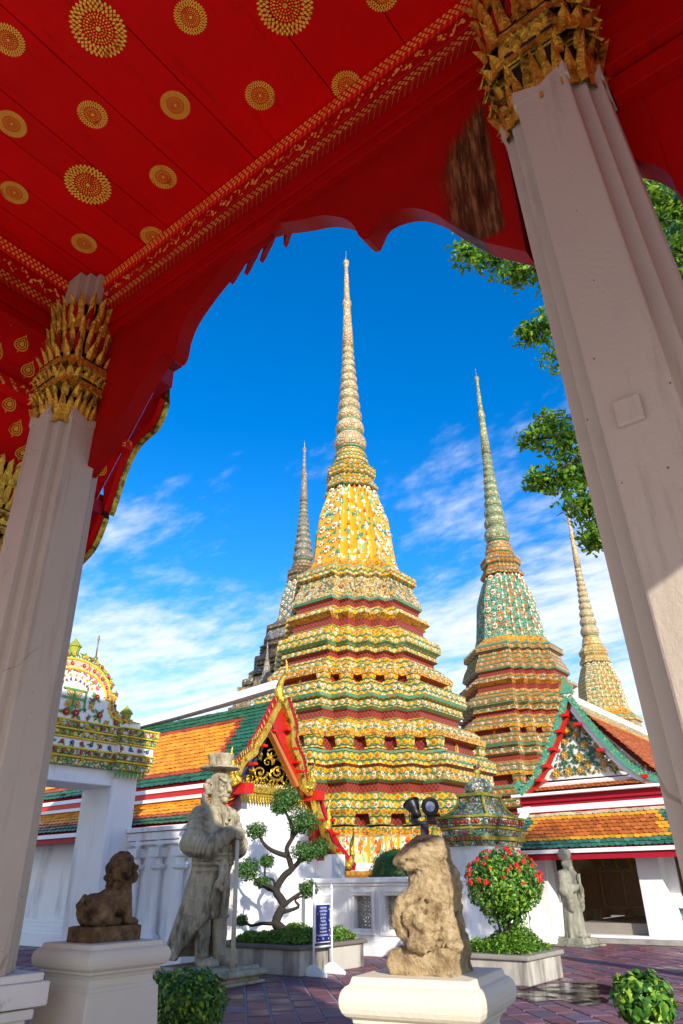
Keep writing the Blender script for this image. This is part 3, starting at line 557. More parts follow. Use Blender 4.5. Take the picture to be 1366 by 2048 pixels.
def ringmat(name, c1, c2, line):
    t = NT(name); v = t.vor(3.6); e = t.vor(3.6, 'DISTANCE_TO_EDGE'); r = t.sep(v.outputs['Color'])
    c = t.ramp(r[0], [(0, c1), (.55, c2), (.86, dk(c1, .8))], True); c = t.mix(t.m('LESS_THAN', v.outputs['Distance'], .10), c, Grn); c = t.mix(t.rng(e.outputs[0], .02, .07, .7, 0), c, line)
    t.bump(t.rng(e.outputs[0], 0, .15), .6, .06); return t.done(c, .45, 0, .45)
m_ringC = ringmat('cream_ring_mosaic', (.50, .36, .19), (.58, .46, .28), (.20, .08, .03)); m_ringG = ringmat('green_ring_mosaic', (.24, .26, .14), (.44, .38, .21), (.08, .11, .05)); m_ringB = ringmat('grey_ring_mosaic', (.24, .20, .15), (.34, .29, .23), (.08, .06, .07))
ALLM = {}
def chedi(name, label, D, px, py, sc, mats, ornate, ring, scz=1.0, off=0.0):
    """copy of the main outline at distance D, axis through the pixel, scaled by sc"""
    c = PD(px, py, D); cx, cy = c.x, c.y
    root = thing(name, label, 'pagoda', (cx, cy, 0), 0, 'great tiled pagodas')
    pl = redent(1, .637, 4)
    # tiers: one part for each run of one glaze
    zz = lambda z: off+z*sc*scz
    T = [(zz(z), a*sc, k) for z, a, k in TIERS]
    nm = {'B': 'bell', 'y': 'glazed_ledge', 'g': 'green_ledge', 'm': 'flower_band', 'n': 'flower_band', 'c': 'lotus_band', 'r': 'red_tile_band', 'R': 'niche_band', 'p': 'panel_band', 'w': 'white_ledge', 'Y': 'lattice_base'}
    i = 0
    while i < len(T)-1:          # a run carries the glaze of its lower edge
        k = T[i+1][2]; j = i+1
        while j+1 < len(T) and T[j+1][2] == k: j += 1
        b = MB(); b.loft([[(x*a, y*a, z) for x, y in pl] for z, a, _ in T[i:j+1]], cap=False); b.build(nm[k], mats[k], root); i = j
    ab = T[-1][1]*1.05; MB().loft([[(x*ab*f, y*ab*f, z) for x, y in pl] for f, z in ((1.0+.06*off, -.02), (1.0+.04*off, T[-1][0]*.5), (1.0, T[-1][0]+.002))]).build('platform', m_whitedirty, root)
    # square crown above the bell
    def zr(y, r): p = PD(AXX(y), y, D0); dep = (p-EYE).dot(_F); return zz(p.z), r/FPX*dep*sc
    b = MB()
    rg = []
    for y, r in ((990, 50), (985, 51), (975, 45), (968, 41), (962, 46), (948, 47), (944, 41), (936, 34)):
        z, a = zr(y, r); rg.append([(x*a/.962, yy*a/.962, z) for x, yy in pl])
    b.loft(rg); b.build('crown_block', mats['n'], root)
    # rings and spire
    pr = []
    for y, r in ((940, 30), (934, 36), (926, 36), (921, 31), (916, 33), (910, 30), (905, 25)): z, a = zr(y, r); pr.append((a, z))
    MB().lathe(pr, n=24).build('neck_moulding', mats['n'], root, True)
    for k in range(11):
        y1, y0 = ring_ys[k], ring_ys[k+1]; r = ring_r[k]; prr = []
        for f, q in ((0, .74), (.10, .92), (.32, 1.03), (.55, 1.02), (.8, .90), (.95, .76), (1, .68)): z, a = zr(y0-.8+(y1-y0)*f, r*q); prr.append((a, z))
        rg = MB().lathe(prr, n=20).build('spire_ring', ring, root, True)
        z, a = zr(y0-.8, r*.86); MB().lathe([(a*.9, z-.03*sc), (a, z), (a, z+.07*sc), (a*.9, z+.1*sc)], n=20).build('ring_fillet', m_grnline, root, True)
    pr = []
    for y, r in SPIRE: z, a = zr(y, r); pr.append((a, z))
    pr.reverse(); MB().lathe(pr, n=12).build('spire', mats['s'], root, True)
    z, a = zr(517, 1); MB().lathe([(.05*sc, z-.3), (.02*sc, z), (.012, z+.7*sc)], n=6).build('finial', m_gold, root)
    # niche pilasters at the stepped corners
    npil = 0
    for i in range(len(T)-1):
        if T[i][2] == 'R' and T[i+1][2] == 'R':
            z0, z1 = T[i+1][0]-.02, T[i][0]+.05; a = T[i-1][1]*.985; d = .637*a/4; w = d*.30; its = MB()
            ar = T[i][1]
            for qx, qy in ((1, 1), (1, -1), (-1, -1), (-1, 1)):
                for k in range(5):
                    x, y = (a-k*d)*qx, (a-.637*a+k*d)*qy
                    if Vector((x+cx, y+cy, 0)).normalized().dot(Vector((-x, -y, 0)).normalized()) < -.35: continue
                    b = MB(); xo, yo = x-qx*w*.9, y-qy*w*.9
                    b.loft([[(xo-w*f, yo-w*f, zb), (xo+w*f, yo-w*f, zb), (xo+w*f, yo+w*f, zb), (xo-w*f, yo+w*f, zb)] for zb, f in ((z0, 1.25), (z0+.1*(z1-z0), 1.25), (z0+.14*(z1-z0), .9), (z0+.6*(z1-z0), 1.0), (z0+.85*(z1-z0), 1.05), (z1, 1.1))])
                    b.build('pilaster', mats['m'], root)
            # door-like strips on the two long faces
            w2 = .09*sc
            MB().box(ar-.05, ar+.07*sc, -w2, w2, z0, z1).build('niche_divider', mats['y'], root)
            MB().box(-w2, w2, -ar-.07*sc, -ar+.05, z0, z1).build('niche_divider', mats['y'], root)
    # rosettes along the bands that face the court
    its = []; beads = []
    if ornate:
        def along(a, z, r, step, tilt=0.15, jit=0):
            P = [(x*a, y*a) for x, y in pl]
            for q in range(len(P)):
                p0, p1 = Vector((*P[q], 0)), Vector((*P[(q+1) % len(P)], 0)); e = p1-p0; L = e.length; nrm = Vector((e.y, -e.x, 0)).normalized(); mid = (p0+p1)/2
                to = Vector((-cx, -cy, 0))-mid
                if nrm.dot(to.normalized()) < .08: continue
                k = max(1, round(L/step))
                for m in range(k):
                    p = p0+e*((m+.5)/k); its.append((scaled(frame((p.x, p.y, z), (nrm.cross(Vector((0, 0, 1)))*-1), nrm+Vector((0, 0, tilt))), r*(.92 if (m+q) % 2 else .62)*rnd.uniform(.85, 1.12)), None))
        for i in range(len(T)-1):
            k0 = T[i][2]
            if k0 in 'mn' and T[i+1][0] < T[i][0]:
                h = T[i][0]-T[i+1][0]; am = (T[i][1]+T[i+1][1])/2
                if h > .22*sc: along(am+.01, (T[i][0]+T[i+1][0])/2, min(.14*sc, h*.38), .50*sc if ornate > 1 else .70*sc, .2)
        # strings of beads down the bell corners
        bell = [q for q in T if q[2] == 'B']
        def bell_a(z):
            for q, r in zip(bell, bell[1:]):
                if r[0] <= z <= q[0]: f = (q[0]-z)/(q[0]-r[0]); return q[1]+(r[1]-q[1])*f
            return bell[-1][1]
        zt, zb = bell[0][0], bell[-1][0]; n = 17
        for k in range(5):
            for m in range(n):
                z = zt-(zt-zb)*(m+.5)/n; a = bell_a(z); d = .637*a/4; x, y = a-k*d, -(a-.637*a+k*d); s = (.10 if m % 3 else .16)*sc
                beads.append((scaled(frame((x, y, z), (1, 0, 0), (0, 0, 1)), (s*.8, s*.8, (zt-zb)/n*.46)), (0, 0, 1, 0, 2)[(m+k) % 5]))
        for fx in (0, 1):        # pendants on the two broad faces
            for m in range(11):
                z = zt-(zt-zb)*(m+.7)/11.5; a = bell_a(z)+.03; wdt = (1-.637)*a
                for u in ((0,) if m % 2 else (-.55, .55)):
                    p = (wdt*u, -a, z) if fx == 0 else (a, wdt*u, z); nr = Vector((0, -1, .15)) if fx == 0 else Vector((1, 0, .15))
                    its.append((scaled(frame(p, (1, 0, 0) if fx == 0 else (0, 1, 0), nr), (.17 if m % 3 else .24)*sc), None))
        pieces('rosette', ROS, [m_petw, m_petc, m_petg], its, root, 300, 'small_rosettes')
        pieces('bead', BEAD, [m_petw, m_petc, m_petg], beads, root, 90, 'small_beads')
    return root
base_m = {'B': None, 'y': m_yel, 'g': m_grnline, 'm': m_mosY, 'n': m_mosG, 'c': m_mosC, 'r': m_crown_red, 'R': m_crown_red, 'p': m_panel, 'w': m_trim, 'Y': m_ylat, 's': m_ringC}
t = NT('bell_yellow'); v = t.vor(4.6); r = t.sep(v.outputs['Color']); c = t.mix(t.noise(2, 4), dk(Yel, .75), dk(Yel, 1.15)); c = t.mix(t.m('GREATER_THAN', r[0], .78), c, t.ramp(r[1], [(0, Grn), (.35, Wht), (.6, Ora), (.8, Aqu)], True)); m_bellmain = t.done(c, .35, 0, .5)
main = chedi('tiled_pagoda', 'tallest yellow tiled pagoda rising in the middle of the picture', D0, AXX(1200), 1200, 1.0, dict(base_m, B=m_bellmain), 2, m_ringC)
chedi('tiled_pagoda', 'pagoda with a sea green bell to the right of the tallest one', 50.8, 1000, 1120, 1.0, dict(base_m, B=m_bellG, y=m_yel, m=m_mosO, n=m_mosO, c=m_mosO, s=m_ringG), 1, m_ringG)
chedi('tiled_pagoda', 'pale yellow pagoda farthest right, behind the ridge of the open hall', 78.5, 1175, 1240, 1.0, dict(base_m, B=m_bellY, m=m_bellY, n=m_bellY, c=m_mosC), 1, m_ringC)
chedi('tiled_pagoda', 'blue grey pagoda half hidden behind the left flank of the tallest one', 60.6, 606, 1105, 1.0, dict(base_m, B=m_bellB, y=m_bandB, g=m_bandB, m=m_bandB, n=m_bandB, c=m_bellB, r=m_bandB, R=m_bandB, s=m_ringB), 1, m_ringB, .78, 9.0)
# ================================================================== roof tiles
def tile_mats(tag_, cols):
    out = []
    for i, c in enumerate(cols):
        t = NT(f'{tag_}_tile_{i}'); r = t.m('FRACT', t.m('ADD', t.geo.outputs['Random Per Island'], t.n('ShaderNodeObjectInfo').outputs['Random'])); k = t.mix(r, dk(c, .72), tuple(min(1, x*1.22) for x in c))
        k = t.mix(t.rng(t.noise(9, 4), .55, .8, 0, .6), k, dk(c, .5)); out.append(t.done(k, .28, 0, .5))
    return out
TO = (0.84, 0.33, 0.02); TG = (0.03, 0.13, 0.07); TR = (0.42, 0.07, 0.02); TB = (0.46, 0.13, 0.03); TY = (0.70, 0.33, 0.03); TT = (0.06, 0.19, 0.15); TW = (0.50, 0.42, 0.26)
tm_left = tile_mats('left_roof', [TO, TG, TR]); tm_hall = tile_mats('hall_roof', [TB, (0.03, 0.15, 0.10), TY, TT, TW])
def tile_t(w, h, point=True):
    b = MB(); hw = w*.49; th = .022
    pl = [(-hw, h*.28), (-hw*.62, h*.06), (0, -.02*h), (hw*.62, h*.06), (hw, h*.28), (hw, h*1.15), (-hw, h*1.15)] if point else [(-hw, 0), (hw, 0), (hw, h*1.15), (-hw, h*1.15)]
    b.loft([[(x, y, (.030 if y < h*.5 else .0)) for x, y in pl], [(x, y, (.030 if y < h*.5 else .0)+th) for x, y in pl]]); return b
def tiled(parent, name, p0, e, s, W, L, tw, th, colour, mats, limit=300, point=True, clip=None):
    """tile field: p0 lower-left corner, e along the eave, s up the slope"""
    p0, e, s = Vector(p0), Vector(e).normalized(), Vector(s).normalized(); n = e.cross(s)
    if n.z < 0: n = -n
    T = tile_t(tw, th, point); its = []; rows = int(L/th); cols = int(W/tw)
    for r in range(rows):
        for c in range(-1, cols+1):
            u = (c+.5+(.5 if r % 2 else 0))*tw; v = r*th
            if u < -.01 or u > W+.01 or (clip and not clip(u/W, v/L)): continue
            k = colour(u, v, r, c, rows)
            x = e if e.cross(s).dot(n) > 0 else -e
            its.append((frame(p0+e*(u+rnd.uniform(-.006, .006))+s*(v+rnd.uniform(-.010, .010))+n*(.012+rnd.uniform(0, .008)), x+s*rnd.uniform(-.04, .04), n+e*rnd.uniform(-.04, .04)+s*rnd.uniform(-.03, .03)), k))
    pieces(name, T, mats, its, parent, limit)
# ================================================================== left hall with the gold gable
lh = thing('gabled_hall', 'long white temple hall with orange tiled roof and gold gable end', 'temple hall')
WX = -13.0
def slab(parent, name, p0, e, s, W, L, th, mt):
    p0, e, s = Vector(p0), Vector(e).normalized(), Vector(s).normalized(); n = e.cross(s); n = n if n.z > 0 else -n
    return MB().poly([p0, p0+e*W, p0+e*W+s*L, p0+s*L], -n*th).build(name, mt, parent)
b = MB(); b.box(-60, WX, 12.92, 15.72, .5, 3.45); b.poly([(WX, 12.92, 3.45), (WX, 15.72, 3.45), (WX, 14.3, 5.6)], (-47, 0, 0)); b.build('wall', m_white, lh)
b = MB()
for z0, z1, o in ((0, .30, .22), (.30, .38, .17), (.38, .48, .13), (.48, .58, .09), (.58, .64, .05)): b.box(-60-o, WX+o, 12.92-o, 15.72+o, z0, z1)
b.build('base_moulding', m_whitedirty, lh, bevel=.012)
sU = Vector((0, 1.36, 2.06)); LU = sU.length; sU.normalize()
up = slab(lh, 'upper_roof', (-60, 12.84, 3.76), (1, 0, 0), sU, 46.7, LU, .08, m_red_dk)
slab(lh, 'upper_roof', (-60, 15.76, 3.76), (1, 0, 0), (0, -1.36, 2.06), 46.7, LU, .08, m_red_dk)
def colL(u, v, r, c, rows):
    d = min(46.7-u-.25, v, (LU-v)); e2 = min(v, LU-v)
    side = 46.7-u
    if r < 2 or r >= rows-3 or side < .75+v*.0: return 1
    if r == 2 or r == rows-4 or side < 1.0: return 2
    return 0
tiled(lh, 'roof_tile', (-34, 12.84, 3.78), (1, 0, 0), sU, 20.7, LU, .20, .135, lambda u, v, r, c, rows: colL(u+26, v, r, c, rows), tm_left, 300)
sL = Vector((0, .84, .66)).normalized(); LL = 1.06
slab(lh, 'lower_roof', (-60, 11.96, 2.72), (1, 0, 0), sL, 47, LL, .06, m_red_dk)
tiled(lh, 'eave_tile', (-34, 11.96, 2.74), (1, 0, 0), sL, 21.0, LL, .20, .135, lambda u, v, r, c, rows: 1 if r < 2 else (2 if r == 2 else 0), tm_left, 120)
slab(lh, 'lower_roof', (-60, 17.2, 2.0), (1, 0, 0), (0, -1.5, 1.5), 47, 2.1, .06, m_red_dk)
b = MB(); b.box(-60, WX-.05, 12.66, 12.80, 3.60, 3.70); b.box(-60, WX-.02, 12.56, 12.70, 3.36, 3.44); b.build('eave_board', m_trim, lh)
MB().box(-60, WX-.06, 12.70, 12.90, 3.44, 3.60).build('eave_frieze', m_scarlet, lh)
MB().box(-60, WX+.02, 11.90, 11.99, 2.62, 2.72).build('eave_board', m_trim, lh); MB().box(-60, WX, 11.98, 12.5, 2.50, 2.62).build('eave_frieze', m_maroon, lh)
b = MB(); rg = []
for i in range(24):
    x = -60+i*(46.9/23); z = 5.86+(.42*((i-17)/6)**2 if i > 17 else 0); rg.append([(x, 14.03, z-.12), (x, 14.37, z-.12), (x, 14.30, z+.12), (x, 14.10, z+.12)])
b.loft(rg); b.build('ridge', m_trim, lh)
G = lambda px, py, dx=0.0: PX(px, py, WX+dx)
m_red_tile = M('scarlet_soffit', (0.40, 0.012, 0.008), 0.4, 0.3, 8, 0.3, 20, .01)
# pediment ground, carved scrolls
m_ped = M('dark_blue_ground', (0.03, 0.03, 0.05), 0.5, 0.4, 6)
MB().poly([G(478, 1567), G(628, 1575), G(557, 1440)], (-.05, 0, 0)).build('pediment', m_ped, lh)
def spiral(cx, cy, r, turns, dirn, a0, rad):
    pts = []; n = int(12*turns)
    for i in range(n+1):
        f = i/n; a = a0+dirn*turns*2*math.pi*f; rr = r*(1-.86*f); pts.append(G(cx+rr*math.cos(a), cy+rr*math.sin(a)*1.05, .05+.05*f))
    return MB().tube(pts, [rad*(1-.5*i/n) for i in range(n+1)], 5)
for args in ((520, 1545, 15, 1.6, 1, 0, .035), (555, 1545, 17, 1.7, -1, 3.1, .04), (588, 1548, 15, 1.6, -1, 3.1, .035), (545, 1507, 13, 1.5, 1, 1.0, .035), (572, 1512, 12, 1.5, -1, 2.0, .033), (535, 1525, 10, 1.3, -1, .5, .03), (572, 1532, 10, 1.3, 1, 2.5, .03), (501, 1556, 11, 1.4, 1, .3, .03), (608, 1560, 10, 1.4, -1, 3., .03), (556, 1480, 10, 1.4, 1, .4, .03), (545, 1565, 9, 1.3, 1, 0, .028), (575, 1563, 9, 1.3, -1, 3, .028), (560, 1458, 6, 1.2, 1, 0, .025), (527, 1562, 8, 1.2, -1, 0, .026)):
    spiral(*args).build('carved_scroll', m_gold, lh, True)
its = []
for k in range(34):
    f = rnd.random(); py = 1460+105*math.sqrt(f); hw = (py-1445)*.58; px = 557+rnd.uniform(-hw, hw)
    its.append((scaled(frame(G(px, py, .03), (0, 1, rnd.uniform(-1, 1)), (1, 0, 0)), (.09, .16, .3)), 0))
pieces('carved_leaf', MB().add([(-.5, 0, 0), (0, -.5, .1), (.5, 0, 0), (0, .6, .05), (0, 0, .28)], [(0, 1, 4), (1, 2, 4), (2, 3, 4), (3, 0, 4)]), m_gold, its, lh)
# bargeboards: thick gold naga bands with red under-soffit
def band(pts, width, depth, name, mt, dx=.45, parent=lh, taper=None):
    """flat ribbon following pixel points in the gable plane"""
    P = smooth([G(px, py, dx) for px, py in pts], 5); b = MB(); rg = []
    for i, p in enumerate(P):
        d = (P[min(i+1, len(P)-1)]-P[max(i-1, 0)]).normalized(); s = Vector((1, 0, 0)).cross(d).normalized(); ww = width*(taper(i/(len(P)-1)) if taper else 1)
        rg.append([p-s*ww/2, p+s*ww/2, p+s*ww/2-Vector((depth, 0, 0)), p-s*ww/2-Vector((depth, 0, 0))])
    b.loft(rg); return b.build(name, mt, parent)
left_edge = [(566, 1398), (548, 1432), (533, 1462), (524, 1478), (515, 1490), (512, 1503), (500, 1512), (488, 1524), (478, 1545), (470, 1562)]
right_edge = [(570, 1398), (581, 1430), (588, 1460), (586, 1480), (592, 1500), (601, 1520), (606, 1545), (612, 1572), (626, 1585)]
band(left_edge, .17, .16, 'bargeboard', m_gold); band(right_edge, .17, .16, 'bargeboard', m_gold)
band([(x-9, y-4) for x, y in left_edge[:-1]], .12, .12, 'bargeboard_fins', m_maroon, .40); band([(x+8, y-3) for x, y in right_edge[:-1]], .12, .12, 'bargeboard_fins', m_maroon, .40)
its = []
for E_, sg in ((left_edge, -1), (right_edge, 1)):
    P = smooth([Vector((x+sg*9, y-4, 0)) for x, y in E_[:-1]], 3)
    for i, p in enumerate(P[:-1]):
        its.append((scaled(frame(G(p.x, p.y, .46), (0, 1, -.2*sg), (0, sg*.9, .9)), (.10, .05, .13)), 0))
pieces('roof_fin', LEAF, m_goldtile, its, lh)
# red soffit between bargeboard and gable, purlin ends
for pts in ([(566, 1402), (600, 1520), (632, 1590), (606, 1590), (545, 1450)], ):
    MB().poly([G(x, y, .30) for x, y in pts], (-.05, 0, 0)).build('gable_soffit', m_red_tile, lh)
MB().bar(G(539, 1462, .33), G(592, 1572, .33), .10, .16, (1, 0, 0)).build('rafter', M('orange_wood', (0.45, 0.14, 0.03), .5, .2, 4), lh)
for px, py in ((525, 1492), (505, 1528), (545, 1462), (574, 1460), (586, 1497), (600, 1543), (592, 1525)):
    c = G(px, py, .38); MB().box(c.x-.35, c.x+.12, c.y-.07, c.y+.07, c.z-.032, c.z+.032).build('purlin_end', m_scarlet, lh, bevel=.008)
def horn(pts, r0, name='roof_horn', mt=m_gold, dx=.4, parent=lh):
    P = smooth([G(px, py, dx) for px, py in pts], 5); n = len(P); MB().tube(P, [r0*(1-.93*(i/(n-1))**.8) for i in range(n)], 7).build(name, mt, parent, True)
horn([(563, 1402), (558, 1385), (560, 1370), (569, 1352), (574, 1338), (572, 1318)], .17)
for pts in ([(470, 1568), (462, 1545), (466, 1528), (463, 1508), (466, 1492)], [(478, 1560), (468, 1552), (474, 1535), (472, 1520)], [(620, 1580), (627, 1565), (623, 1548), (629, 1530), (628, 1512)], [(612, 1578), (619, 1562), (616, 1545), (620, 1530)]): horn(pts, .13, 'naga_finial')
for px, py in ((478, 1577), (622, 1592)):
    c = G(px, py, .25); MB().box(c.x-.45, c.x+.35, c.y-.15, c.y+.15, c.z-.13, c.z+.10).build('eave_block', m_scarlet, lh, bevel=.01)
# gold lotus fringe under the pediment
c0, c1 = G(482, 1577, .10), G(624, 1590, .10); b = MB(); b.box(WX-.02, WX+.14, c0.y, c1.y, c0.z-.06, c0.z+.10); b.box(WX-.02, WX+.10, c0.y, c1.y, c0.z-.14, c0.z-.06); b.build('lotus_band', m_gold, lh, bevel=.01)
its = [(scaled(frame((WX+.09, c0.y+(c1.y-c0.y)*(i+.5)/28, c0.z-.12), (0, 1, 0), (0.1, 0, -1)), (.16, .10, .20)), 0) for i in range(28)]+[(scaled(frame((WX+.12, c0.y+(c1.y-c0.y)*(i+.5)/28, c0.z+.08), (0, -1, 0), (0.1, 0, 1)), (.14, .10, .13)), 0) for i in range(28)]
pieces('lotus_petal', LEAF, m_gold, its, lh)
# lower tier stepping down on the right
right2 = [(632, 1592), (640, 1625), (650, 1650), (655, 1672), (662, 1690), (676, 1703), (690, 1722), (703, 1736)]
band(right2, .16, .16, 'bargeboard', m_gold); band([(x+9, y-4) for x, y in right2], .12, .12, 'bargeboard_fins', m_maroon, .40)
MB().poly([G(630, 1590, .25), G(706, 1738, .25), G(660, 1738, .25), G(634, 1700, .25), G(628, 1640, .25)], (-.3, 0, 0)).build('gable_soffit', m_red_tile, lh)
for pts in ([(652, 1660), (658, 1640), (656, 1618), (661, 1600), (664, 1580)], [(695, 1735), (704, 1715), (703, 1690), (707, 1670), (706, 1655)]): horn(pts, .12, 'naga_finial')
for px, py in ((650, 1662), (640, 1640), (672, 1700), (660, 1640), (700, 1738), (640, 1690), (668, 1668)):
    c = G(px, py, .40); MB().box(c.x-.35, c.x+.12, c.y-.08, c.y+.08, c.z-.032, c.z+.032).build('purlin_end', m_scarlet, lh, bevel=.008)
b = MB(); b.box(-20, WX+.02, 15.72, 17.0, 0, 2.0); b.build('aisle_wall', m_white, lh)
c = G(665, 1735, .3); MB().box(WX, WX+.5, c.y-.28, c.y+.28, 0, c.z+.3).build('aisle_pier', m_white, lh)

# ================================================================== gate with the flowered crest
gate = thing('arched_gate', 'white gate with flower encrusted yellow green crest beside the left column', 'gate')
GX = -14.5; ya, yb2, yc, yd = 7.05, 7.80, 10.22, 10.95; gc = (ya+yd)/2
m_crest = mosaic('green_white_mosaic', (0.72, 0.70, 0.52), [(0.70, 0.55, 0.05), (0.12, .30, .06), (0.05, .22, .08), (0.40, .42, .08), (.72, .70, .6)], 9, fill=.72)
m_yrim = M('yellow_rim_glaze', (0.80, 0.55, 0.04), .3, .2, 8)
for a, c in ((ya, yb2), (yc, yd)):
    b = MB(); b.box(GX-1.05, GX, a, c, 0, 3.80); b.build('pillar', m_whitedirty, gate, bevel=.015)
    MB().box(GX-1.1, GX+.06, a-.05, c+.05, 0, .4).build('pillar_base', m_whitedirty, gate, bevel=.02)
MB().box(GX-1.04, GX-.02, yb2-.01, yc+.01, 3.45, 3.80).build('lintel', m_whitedirty, gate, bevel=.015)
b = MB(); b.box(GX-.01, GX+.05, yb2-.16, yb2, .41, 3.62); b.box(GX-.01, GX+.05, yc, yc+.16, .41, 3.62); b.box(GX-.012, GX+.048, yb2+.001, yc-.001, 3.46, 3.62); b.build('door_frame', m_white, gate, bevel=.01)
gf = MB()
for z0, z1, o, mt in ((3.80, 3.95, .10, m_crest), (3.95, 4.00, .15, m_yrim), (4.0, 4.12, .20, m_crest), (4.12, 4.16, .22, m_yrim), (4.16, 4.34, .13, m_trim), (4.34, 4.38, .18, m_yrim), (4.38, 4.50, .20, m_crest), (4.50, 4.54, .25, m_yrim), (4.54, 4.68, .26, m_crest), (4.68, 4.72, .28, m_yrim)):
    b = MB(); b.box(GX-1.05-o, GX+o, ya-o, yd+o, z0, z1)
    for a, c in ((ya-.12, yb2+.05), (yc-.05, yd+.12)): b.box(GX-1.0, GX+o+.14, a-o*.3, c+o*.3, z0+.003, z1-.003)
    b.build('cornice', mt, gate, bevel=.012)
m_rose = M('red_porcelain', (0.40, 0.03, 0.04), .3, .3, 9); m_blue = M('blue_porcelain', (0.03, 0.05, 0.32), .3, .3, 9); m_lf = M('leaf_porcelain', (0.10, 0.32, 0.06), .35, .35, 12); m_pink = M('pink_porcelain', (0.62, 0.16, 0.16), .3, .3, 9)
FL = MB()
for rr, n, z, ph in ((1.0, 7, .10, 0), (.68, 6, .32, .4)):
    for i in range(n):
        a = 2*math.pi*i/n+ph; d = Vector((math.cos(a), math.sin(a), 0)); s_ = Vector((-d.y, d.x, 0)); FL.add([d*.12*rr+Vector((0, 0, z)), d*.68*rr+s_*.40*rr+Vector((0, 0, z+.05)), d*rr+Vector((0, 0, z+.22)), d*.68*rr-s_*.40*rr+Vector((0, 0, z+.05))], [(0, 1, 2, 3)], 0)
FL.loft([[(.26*math.cos(i*math.pi/3), .26*math.sin(i*math.pi/3), .3) for i in range(6)], [(.14*math.cos(i*math.pi/3), .14*math.sin(i*math.pi/3), .62) for i in range(6)]], 1)
LF = MB().add([(0, -.1, 0), (.28, .35, .12), (0, 1.0, .05), (-.28, .35, .12), (0, .4, -.02), (0, .45, .2)], [(0, 1, 5), (1, 2, 5), (2, 3, 5), (3, 0, 5), (0, 4, 1), (1, 4, 2), (2, 4, 3), (3, 4, 0)])
# crest panel: stepped arch, thick
def crest_outline(k=1.0):
    half = [(1.95, 4.72), (1.95, 4.97), (1.62, 4.99), (1.42, 5.03), (1.24, 5.12), (1.15, 5.27), (1.13, 5.45), (1.15, 5.56), (.99, 5.58)]
    half += [(.99*math.cos(a), 5.58+.72*math.sin(a)) for a in [math.pi/2*i/9 for i in range(1, 10)]]
    return half
hf = crest_outline(); pts = [(y, z) for y, z in hf]+[(-y, z) for y, z in reversed(hf[:-1])]
MB().poly([(GX-.12, gc+y, z) for y, z in pts], (-.55, 0, 0)).build('crest', m_trim, gate)
def crest_rim(off, rad, mt, inset):
    P = []
    for y, z in hf[2:]: P.append(Vector((GX-.11, gc+y*(1-inset*.55), 4.72+(z-4.72)*(1-inset))))
    Pm = [Vector((p.x, 2*gc-p.y, p.z)) for p in reversed(P[:-1])]; MB().tube(P+Pm, rad, 6).build('crest_rim', mt, gate)
def crest_strip(i0, i1, x, mt):
    A2 = [(y*(1-i0*.55), 4.72+(z-4.72)*(1-i0)) for y, z in hf[1:]]; B2 = [(y*(1-i1*.55), 4.72+(z-4.72)*(1-i1)) for y, z in hf[1:]]; b = MB()
    for s in (-1, 1):
        for k in range(len(A2)-1): b.add([(x, gc+s*A2[k][0], A2[k][1]), (x, gc+s*A2[k+1][0], A2[k+1][1]), (x, gc+s*B2[k+1][0], B2[k+1][1]), (x, gc+s*B2[k][0], B2[k][1])], [(0, 1, 2, 3)])
    b.build('crest_border', mt, gate)
crest_strip(0, .10, GX-.112, m_crest); crest_strip(.10, .24, GX-.108, M('pink_border', (.62, .42, .30), .4, .3, 14))
crest_rim(0, .028, m_yrim, .10); crest_rim(0, .028, m_yrim, .24)
fl = {m: [] for m in (m_rose, m_blue, m_pety, m_pink)}; lv = []
def flower(y, z, r, m, dx=0.0, leaves=2):
    p = Vector((GX-.115+dx, gc+y, z)); fl[m].append((scaled(frame(p, (0, 1, 0), (1, 0, .05)), r), None))
    for k in range(leaves): a = rnd.uniform(0, 6.28); d = Vector((0, math.cos(a), math.sin(a))); lv.append((scaled(frame(p+d*r*.7, Vector((1, 0, 0)).cross(d)*-1, (1, 0, 0)), r*1.5), 0))
for i in range(len(hf)-3):
    for s in (-1, 1):
        for ins, mm, r in ((.17, (m_rose, m_pink), .055), (.03, (m_pety, m_rose), .05)):
            y, z = hf[i+2]; flower(s*y*(1-ins*.55), 4.72+(z-4.72)*(1-ins), r, mm[i % 2], .02 if ins < .1 else 0, 2)
for i in range(9):
    a = math.pi*(i+.5)/9; flower(.60*math.cos(a), 5.52+.38*math.sin(a), .062, m_pink, 0, 2); flower(.46*math.cos(a), 5.50+.27*math.sin(a), .04, m_pety, 0, 0); flower(.36*math.cos(a), 5.48+.19*math.sin(a), .036, m_blue if i % 2 else m_rose, 0, 1)
for y, z, r, m in ((.12, 4.93, .10, m_rose), (.75, 4.98, .09, m_rose), (1.22, 4.88, .08, m_rose), (.50, 5.13, .075, m_pety), (.62, 5.38, .075, m_rose), (.95, 4.86, .05, m_pety), (.46, 4.87, .05, m_rose), (.35, 5.05, .04, m_blue), (.10, 5.10, .04, m_blue), (0.52, 5.28, .05, m_rose)):
    for s in (-1, 1): flower(s*y, z, r, m, 0, 5)
for row_z, o, mm, n, r in ((4.25, .13, (m_blue, m_rose), 17, .055), (4.61, .26, (m_rose, m_pety, m_pink), 19, .05), (4.06, .20, (m_rose, m_rose), 19, .048), (4.44, .2, (m_pety, m_pety), 10, .04)):
    for i in range(n):
        y = (i+.5)/n*(yd-ya+.2)-(yd-ya+.2)/2; flower(y, row_z, r, mm[i % len(mm)], .12+o+(.14 if abs(y) > 1.2 else .005), 2)
for i in range(8):     # hanging leaves under the cornice corner
    lv.append((scaled(frame((GX+.16, yc-.02+i*.11, 3.82), (0, -1, 0), (1, 0, 0)), (.16, .22, .2)), 0))
